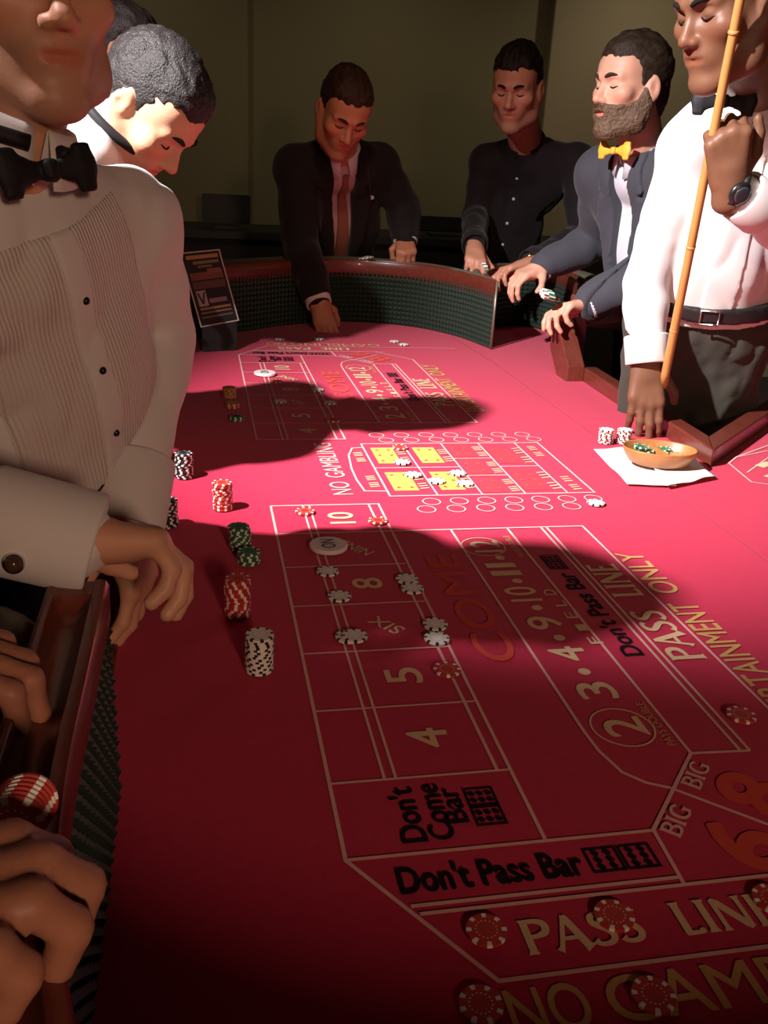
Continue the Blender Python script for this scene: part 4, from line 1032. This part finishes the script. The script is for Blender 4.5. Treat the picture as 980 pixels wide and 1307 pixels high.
# ------------------------------------------------------------------ the people round the table
C_WHITE = cloth('white_shirt', (.70, .66, .63)); C_BLACK = cloth('black_cloth', (.012, .011, .012)); C_SATIN = mat('black_satin', (.010, .010, .011), .65, bump=(300, .2, .001), spec=.3)
M_GOLD = mat('gold', (.75, .5, .18), .3, metal=1); M_SILVER = mat('silver', (.7, .68, .65), .25, metal=1)
UPV = (0, 0, 1)
# near dealer: pleated dress shirt, bow tie, hands at the end of the rail
f = (.44, -.89, -.04); hs = .98
J = dict(P=(-.240, 1.29, .185), C=(-.213, 1.20, .395), N=(-.212, 1.115, .580), SL=(-0.084, 1.270, 0.519), SR=(-.330, .955, .505), EL=(-0.055, 1.330, 0.366), WL=(-0.096, 1.140, 0.162), ER=(-.39, .84, .35), WR=(-.128, .825, .272))
d1 = person('dealer nearest the camera in white pleated shirt and black bow tie', J, (hc((-0.127, 1.040, 0.694), (0, .092, -.062), f, (-.08, .10, 1), hs), f, (-.08, .10, 1), hs),
    dict(R=dict(d=(.80, .34, -.24), n=(-.12, -.35, -1), curls=[(30, 40, 25), (36, 46, 28), (42, 50, 30), (50, 52, 30)], thumb=((.9, .35, .2), (.95, .1, .3)), fat=1.05, s=.98),
         L=dict(d=(.10, -.25, -.95), n=(-.9, .3, -.2), curls=(20, 25, 20))), (.62, .32, .20), h=.0045, stubble=.30, jaw=1.12, belly=.015,
    hair=dict(col=(.06, .05, .045), seed=3), brow=(.05, .04, .03))
s1 = shirt(d1, C_WHITE, g=.012, amp=.006, freq=15, seed=4, h=.006, cut=dict(R=-.03, L=.02), cufflen=.10, hem=.06)
bib = panel(d1, 'pleated_front', pleat_mat('pleated_white', (.66, .60, .55), .0052), .0145, lambda X, Y, Z: np.maximum(np.maximum(np.abs(X)-.115, -Y+.02), np.maximum(Z+.03, -.405-Z)), .005, .006, 4, 15)
panel(d1, 'placket', C_WHITE, .0175, lambda X, Y, Z: np.maximum(np.maximum(np.abs(X)-.017, -Y+.02), np.maximum(Z+.03, -.41-Z)), .005, .006, 4, 15)
front_row(d1, bib, 'shirt_stud', (-.10, -.185, -.27, -.355), mat('black_stud', (.01, .01, .01), .2), .0048, .007)
_, cc, ax = neck_collar(d1, .070, .050, C_WHITE, (.62, -.78, 0), .030, .056, .12, .018)
bow_tie(d1['o'], (-0.147, 1.040, 0.588), (.62, -.78, .12), UPV, C_SATIN, .95, .10)
neck_band(d1, cc, ax, (.62, -.78, 0), .090, C_SATIN, .018)
belt(d1, C_SATIN, .055, .045, .020, name='cummerbund'); trousers(d1, C_BLACK, feet=[(-.40, 1.44, 0), (-.40, 1.20, 0)], g=.006)
co = np.array((-0.164, 0.775, 0.269)); cl = disc('cufflink', co, (.1, -1, .25), .0095, .006, M_SILVER, d1['o'], 20, .6); disc('cufflink_stone', co+np.array((.1, -1, .25))*.0045, (.1, -1, .25), .0072, .005, mat('brown_stone', (.08, .035, .025), .15), cl, 20, .8)

# second dealer, head bowed over the table
f = (.56, -.28, -.78); hs = .93
J = dict(P=(-.46, 1.92, .12), C=(-.34, 1.93, .38), N=(-0.149, 1.800, 0.634), SL=(-.18, 1.99, .575), SR=(-.21, 1.66, .56), EL=(-.27, 2.10, .30), WL=(-.17, 2.02, .12), ER=(-.28, 1.68, .28), WR=(-.17, 1.75, .12))
d2 = person('second dealer with bowed head and short dark hair behind the near dealer', J, (hc((-0.117, 1.700, 0.680), (.083, -.006, 0), f, UPV, hs), f, UPV, hs),
    dict(R=dict(d=(.7, .2, -.6), n=(0, 0, -1), curls=(25, 30, 20)), L=dict(d=(.7, -.2, -.6), n=(0, 0, -1), curls=(25, 30, 20))), (.62, .33, .20), stubble=.25, h=.005,
    hair=dict(col=(.020, .017, .016), clump=.003, freq=130, thick=(.003, .006, .009), seed=9, line=([-.12, -.06, -.02, .012, .026, .05, .085], [-.060, -.050, -.020, -.012, .035, .060, .068])), brow=(.03, .02, .015))
shirt(d2, C_WHITE, g=.012, seed=8); _, cc, ax = neck_collar(d2, .067, .046, C_WHITE, (.95, -.15, -.2))
neck_band(d2, cc, ax, (.95, -.15, -.2), .086, C_SATIN, .018)
bow_tie(d2['o'], np.array(J['N'])+(.095, -.01, -.02), (.92, -.15, -.3), UPV, C_SATIN); trousers(d2, C_BLACK, g=.006)

# onlooker half hidden behind the dealers
f = (.80, -.45, -.25); hs = 1.03
J = dict(P=(-.50, 2.62, .12), C=(-.47, 2.60, .36), N=(-.33, 2.52, .60), SL=(-.30, 2.72, .55), SR=(-.46, 2.36, .55), EL=(-.32, 2.85, .36), WL=(-.165, 2.83, .305), ER=(-.40, 2.34, .30), WR=(-.25, 2.45, .14))
d3 = person('dark clothed person half hidden behind the two dealers', J, ((-0.178, 2.420, 0.784), f, UPV, hs), dict(L=dict(d=(.85, -.35, -.10), n=(0, 0, -1), curls=(25, 40, 25)), R=dict(d=(.5, 0, -.8), n=(-.7, 0, -.3), curls=(20, 30, 20))), (.42, .16, .10), h=.006, hair=dict(col=(.02, .014, .012), seed=12))
shirt(d3, C_BLACK, g=.014, seed=18); trousers(d3, C_BLACK, g=.008)

# man in dark jacket leaning over the far end
f = (.10, -.80, -.58); hs = 1.10
J = dict(P=(.56, 4.02, .05), C=(.55, 3.80, .36), N=(0.531, 3.600, 0.618), SL=(0.694, 3.700, 0.581), SR=(0.381, 3.660, 0.561), EL=(0.815, 3.760, 0.438), WL=(0.812, 3.665, 0.317), ER=(0.382, 3.600, 0.304), WR=(0.438, 3.410, 0.105))
p3 = person('man in a dark jacket reaching over the far end of the table', J, ((0.511, 3.420, 0.754), f, (.10, 0, 1), hs),
    dict(R=dict(d=(.26, -.42, -.85), n=(.1, .85, -.45), curls=[(0, 8, 8), (5, 10, 10), (12, 18, 12), (20, 25, 15)], thumb=((.9, .1, .5), (.95, -.1, .4))),
         L=dict(d=(-.10, -.80, -.52), n=(0, .5, -.85), curls=(62, 88, 50), thumb=((.5, -.2, .8), (.4, -.6, .6)))), (.50, .20, .11), h=.006, stubble=.3, hair=dict(col=(.035, .016, .010), seed=21), brow=(.04, .02, .012))
C_PINK = cloth('pale_pink_shirt', (.52, .36, .34))
shirt(p3, C_PINK, g=.010, amp=.002, seed=22, cut=.02, cufflen=.03, cuffm=C_WHITE)
jacket(p3, cloth('dark_jacket', (.014, .011, .011)), g=.028, seed=23, vlow=-.50, vtop=.062, openlow=.028, cut=.11, hem=-.10, loose=.004)
neck_collar(p3, .067, .042, C_WHITE, (.05, -1, -.3), .03, .07, .2, .0)
panel(p3, 'necktie', cloth('rust_tie', (.28, .10, .07)), .018, lambda X, Y, Z: np.maximum(np.maximum(np.abs(X+.004)-.012-.05*np.clip(-Z-.05, 0, .4), -Y), np.maximum(Z+.03, -.42-Z)), .006)
panel(p3, 'pocket_square', C_WHITE, .034, lambda X, Y, Z: np.maximum(np.maximum(np.abs(X+.105)-.028, -Y), np.abs(Z+.155-.25*(X+.105))-.006), .006); trousers(p3, C_BLACK)

# man in dark shirt
f = (-.50, -.80, -.30); hs = 1.13
J = dict(P=(1.34, 4.02, .08), C=(1.30, 3.93, .38), N=(1.317, 3.780, 0.681), SR=(1.182, 3.860, 0.620), SL=(1.490, 3.660, 0.638), ER=(1.148, 3.860, 0.415), WR=(1.058, 3.520, 0.306), EL=(1.503, 3.550, 0.367), WL=(1.211, 3.340, 0.267))
p4 = person('man in a dark button shirt at the far right of the table', J, ((1.194, 3.600, 0.880), f, UPV, hs),
    dict(R=dict(d=(-.15, -.75, -.45), n=(0, .35, -.9), curls=(25, 45, 25)), L=dict(d=(-.95, -.15, -.25), n=(0, -.2, -1), curls=(25, 45, 25))), (.56, .25, .16), h=.006, stubble=.35, hair=dict(col=(.018, .012, .010), seed=31, thick=(.004, .006, .018), clump=.005), jaw=1.06, brow=(.02, .012, .01))
s4 = shirt(p4, cloth('dark_shirt', (.014, .009, .010)), g=.016, amp=.005, seed=32, cut=.10, hem=-.12, cufflen=.05)
neck_collar(p4, .070, .044, MATS['dark_shirt'], (-.45, -.88, 0), .03, .065, .38, .0)
front_row(p4, s4, 'shirt_button', (-.10, -.19, -.28, -.37), mat('pearl_button', (.6, .58, .55), .3), .0065, .004)
watch(p4, np.array(J['WL'])+(.02, .005, .005), np.array(J['WL'])-np.array(J['EL']), (0, -.2, -1), M_GOLD, M_GOLD, .030, .016); trousers(p4, C_BLACK)

# bearded man in grey jacket and yellow bow tie
f = (-.97, -.24, -.06); hs = 1.10
N5 = np.array((1.353, 2.800, 0.658))
J = dict(P=(1.56, 2.86, .08), C=(1.46, 2.84, .36), N=tuple(N5), SR=tuple(N5+(-.055, .175, -.055)), SL=tuple(N5+(.045, -.175, -.055)), EL=(1.391, 2.660, 0.336), WL=(1.198, 2.700, 0.223), ER=(1.373, 3.100, 0.380), WR=(1.167, 3.060, 0.293))
p5 = person('bearded man in a grey jacket with a yellow bow tie', J, ((1.258, 2.740, 0.842), f, UPV, hs),
    dict(L=dict(d=(-.96, -.10, -.16), n=(-.1, -.25, -.95), curls=[(20, 35, 25), (30, 45, 30), (38, 50, 30), (45, 55, 30)], thumb=((.8, .5, .2), (.95, .2, .2))),
         R=dict(d=(-.85, -.25, -.35), n=(0, 0, -1), curls=(22, 45, 25))), (.66, .34, .23), h=.0055, hair=dict(col=(.035, .022, .014), seed=41, line=([-.12, -.06, -.02, .012, .026, .05, .085], [-.085, -.075, -.035, -.055, .030, .060, .072])), brow=(.05, .028, .016))
C_BLUE = cloth('pale_shirt', (.62, .62, .66)); shirt(p5, C_BLUE, g=.010, amp=.002, seed=42, cut=.08, cufflen=.03)
jacket(p5, cloth('grey_jacket', (.055, .055, .066)), g=.026, seed=43, vlow=-.55, vtop=.060, openlow=.040, cut=.06, hem=-.16, amp=.005)
neck_collar(p5, .070, .042, C_BLUE, (-.95, -.3, 0), .03, .06, .2, .006); trousers(p5, C_BLACK)
bow_tie(p5['o'], (1.228, 2.735, 0.670), (-.88, -.45, .05), UPV, mat('yellow_silk', (.78, .42, .04), .5), 1.0)
def beard(p, col):
    v = Vol([ell((0, .03, -.06), (.085, .095, .09))], .0045, .01); A, S, B, S2 = head_prims((0, 0, 0), np.eye(3), 1.)
    for q, k in A: v.add(grow(q, .006), k)
    def fn(F, x, y, z):
        n = .0025*vnoise(x*150, y*150, z*90, 5); ax = np.abs(x)
        top = np.interp(y, [-.02, .01, .03, .06, .085, .10], [.010, .004, -.028, -.042, -.042, -.040])
        mouth = ((x/.022)**2+((z+.064)/.0060)**2-1)*.006
        low = np.where(np.abs(y) > -1, z+.128, 0)
        return np.maximum(np.maximum(F-n, z-top+n*2), np.maximum(-mouth-(y < .06)*1., np.maximum(-low, -.004-y)))
    v.each(fn, .08); me, V = v.mesh('beard'); Vw = p['C']+p['hs']*(V @ p['R'].T); me.vertices.foreach_set('co', Vw.astype(np.float32).ravel()); me.update()
    return link('beard', me, mat('beard_hair', col, .6, bump=(120, .9, .008), vary=(90, .4)), p['o'])
beard(p5, (.13, .075, .042))
disc('ring', np.array(J['WL'])+(-.115, -.022, .012), (0, -.6, .8), .007, .004, M_GOLD, p5['o'], 12)

# stick man
f = (-.94, -.20, -.34); hs = 1.12
J = dict(P=(1.285, 2.19, .285), C=(1.235, 2.13, .47), N=(1.238, 2.040, 0.795), SR=(1.126, 2.100, 0.668), SL=(1.385, 2.00, .70), ER=(1.067, 2.100, 0.363), WR=(1.076, 2.040, 0.183), EL=(1.27, 1.83, .50), WL=(1.061, 1.790, 0.601))
p6 = person('stick man in a white dress shirt holding a long wooden stick', J, (hc((0.910, 1.800, 0.846), (0, .121, -.029), f, UPV, hs), f, UPV, hs),
    dict(R=dict(d=(.03, -.22, -.97), n=(.25, .95, -.2), curls=[(8, 18, 12), (6, 12, 10), (8, 12, 10), (12, 15, 10)], thumb=((.85, .55, .1), (.9, .2, .6)), s=1.08, spread=.05),
         L=dict(d=(-.30, -.16, .94), n=(.35, .93, .10), curls=(72, 95, 55), thumb=((.9, .25, .35), (.98, -.05, .15)), s=1.08)), (.17, .075, .040), h=.0045, jaw=1.0, nose=.98, lips=(.75, .5, .45), hair=dict(col=(.012, .010, .009), seed=51, thick=(.002, .003, .004), clump=.001), brow=(.012, .01, .008))
s6 = shirt(p6, C_WHITE, g=.016, amp=.006, freq=10, seed=52, h=.006, cut=dict(R=.09, L=.26), cufflen=.07, hem=.02)
panel(p6, 'placket', C_WHITE, .020, lambda X, Y, Z: np.maximum(np.maximum(np.abs(X)-.040, -Y+.02), np.maximum(Z+.045, -.47-Z)), .005, .006, 52, 10)
_, cc, ax = neck_collar(p6, .072, .048, C_WHITE, (-.45, -.89, 0), .034, .06, .2, .004)
bow_tie(p6['o'], (1.096, 1.925, 0.763), (-.45, -.89, .1), UPV, C_SATIN, 1.1)
neck_band(p6, cc, ax, (-.45, -.89, 0), .092, C_SATIN, .018)
trousers(p6, cloth('charcoal_trousers', (.05, .046, .034)), feet=[(1.42, 2.34, 0), (1.28, 2.36, 0)], g=.018, h=.009, amp=.012, freq=15, vz=.12)
bl = belt(p6, mat('black_leather', (.015, .012, .011), .4), .062, .018, .026)
co, no = on_surface(bl, tpt(p6, .015, .5, -(np.linalg.norm(np.array(J['N'])-np.array(J['P'])))+.062), -p6['TR'][:, 1])
bx = nrm(np.cross(no, UPV)); bz = np.cross(bx, no)
tube('belt_buckle', [co+no*.005+bx*a*.022+bz*c*.017 for a, c in ((-1, -1), (1, -1), (1, 1), (-1, 1), (-1, -1), (1, -1))], .0028, M_SILVER, bl, 6)
wd = np.array(J['WL'])-np.array(J['EL']); watch(p6, np.array(J['WL'])-nrm(wd)*.012, wd, (.35, .93, .1), mat('black_rubber', (.015, .015, .016), .5), mat('dark_steel', (.06, .06, .065), .3, metal=.8), .033, .024)
# the stick
B = np.array((1.115, 2.015, 0.129)); Hh = np.array((1.016, 1.805, 0.678)); dd = Hh-B
st = empty('bamboo_stick', tuple(B)); tag(st, 'long pale wooden stick held upright by the man in white', 'stick')
M_BAM = mat('bamboo', (.50, .24, .07), .45, vary=(10, .25), stretch=(3, 3, 1)); Ls = np.linalg.norm(dd); u = dd/Ls
pts = [u*t for t in np.linspace(0, 1.0, 26)]
sh = tube('shaft', pts, [.0105-.0020*t for t in np.linspace(0, 1, 26)], M_BAM, st, 10)
for t in (.16, .37, .58, .80): tube('node_ring', [u*(t-.004), u*t, u*(t+.004)], [.0095, .0112, .0095], M_BAM, st, 10)

# player at the photographer's left: hands on the rail
J = dict(P=(-.62, .47, .06), C=(-.60, .47, .34), N=(-.56, .47, .60), SR=(-.55, .28, .54), SL=(-.55, .66, .54), ER=(-.40, .24, .32), WR=(-.215, .320, .285), EL=(-.46, .72, .32), WL=(-.262, .625, .272))
p7 = person('player at the lower left whose hands grip the wooden rail', J, ((-.50, .46, .80), (.9, .1, -.35), UPV, 1.03), dict(
    R=dict(d=(.93, .34, .0), n=(.05, .0, -1), curls=[(6, 38, 60), (6, 42, 60), (8, 45, 60), (10, 48, 60)], thumb=((.55, .75, .1), (.75, .6, .1)), s=1.02, fat=1.18),
    L=dict(d=(.97, -.05, -.05), n=(.0, 0, -1), curls=(22, 60, 40), thumb=((.6, .7, .2), (.8, .4, .2)))), (.40, .17, .10), h=.0045, hair=dict(col=(.03, .02, .015), seed=61))
shirt(p7, cloth('navy_shirt', (.016, .018, .03)), g=.014, seed=62, cut=.12); trousers(p7, C_BLACK)

# chips in hands and on the rail
for k in range(9):
    q = np.array((1.055, 2.660, 0.249))+np.array((-.0034, -.0004, .0008))*k*1.25; chip('green' if k < 5 else 'white', tuple(q), 'green and white chip in the row held by the bearded man', 'chips held by the bearded man', (0, math.pi/2-.35, .15))
for k in range(5):
    q = np.array((1.063, 3.420, 0.245))+np.array((.0030, -.001, .0005))*k; chip('white', tuple(q), 'white chip in the row held by the man in the dark shirt', 'chips held by the dark shirted man', (0, math.pi/2-.5, .1))
for k in range(3):
    q = np.array((0.635, 3.600, 0.267)); chip('white', (q[0]+.012*k, q[1], .2412+.0036*k), 'white chip lying on the far rail beside the fist', 'chips on the far rail', (0, 0, k))
for k in range(6):
    q = np.array((-0.1087, 0.4375, 0.2620)); chip('red', (q[0]+.001*k, q[1]+.0036*k, q[2]), 'red chip in the row held at the lower left rail', 'chips held at the lower left rail', (math.pi/2-.25, 0, .15))
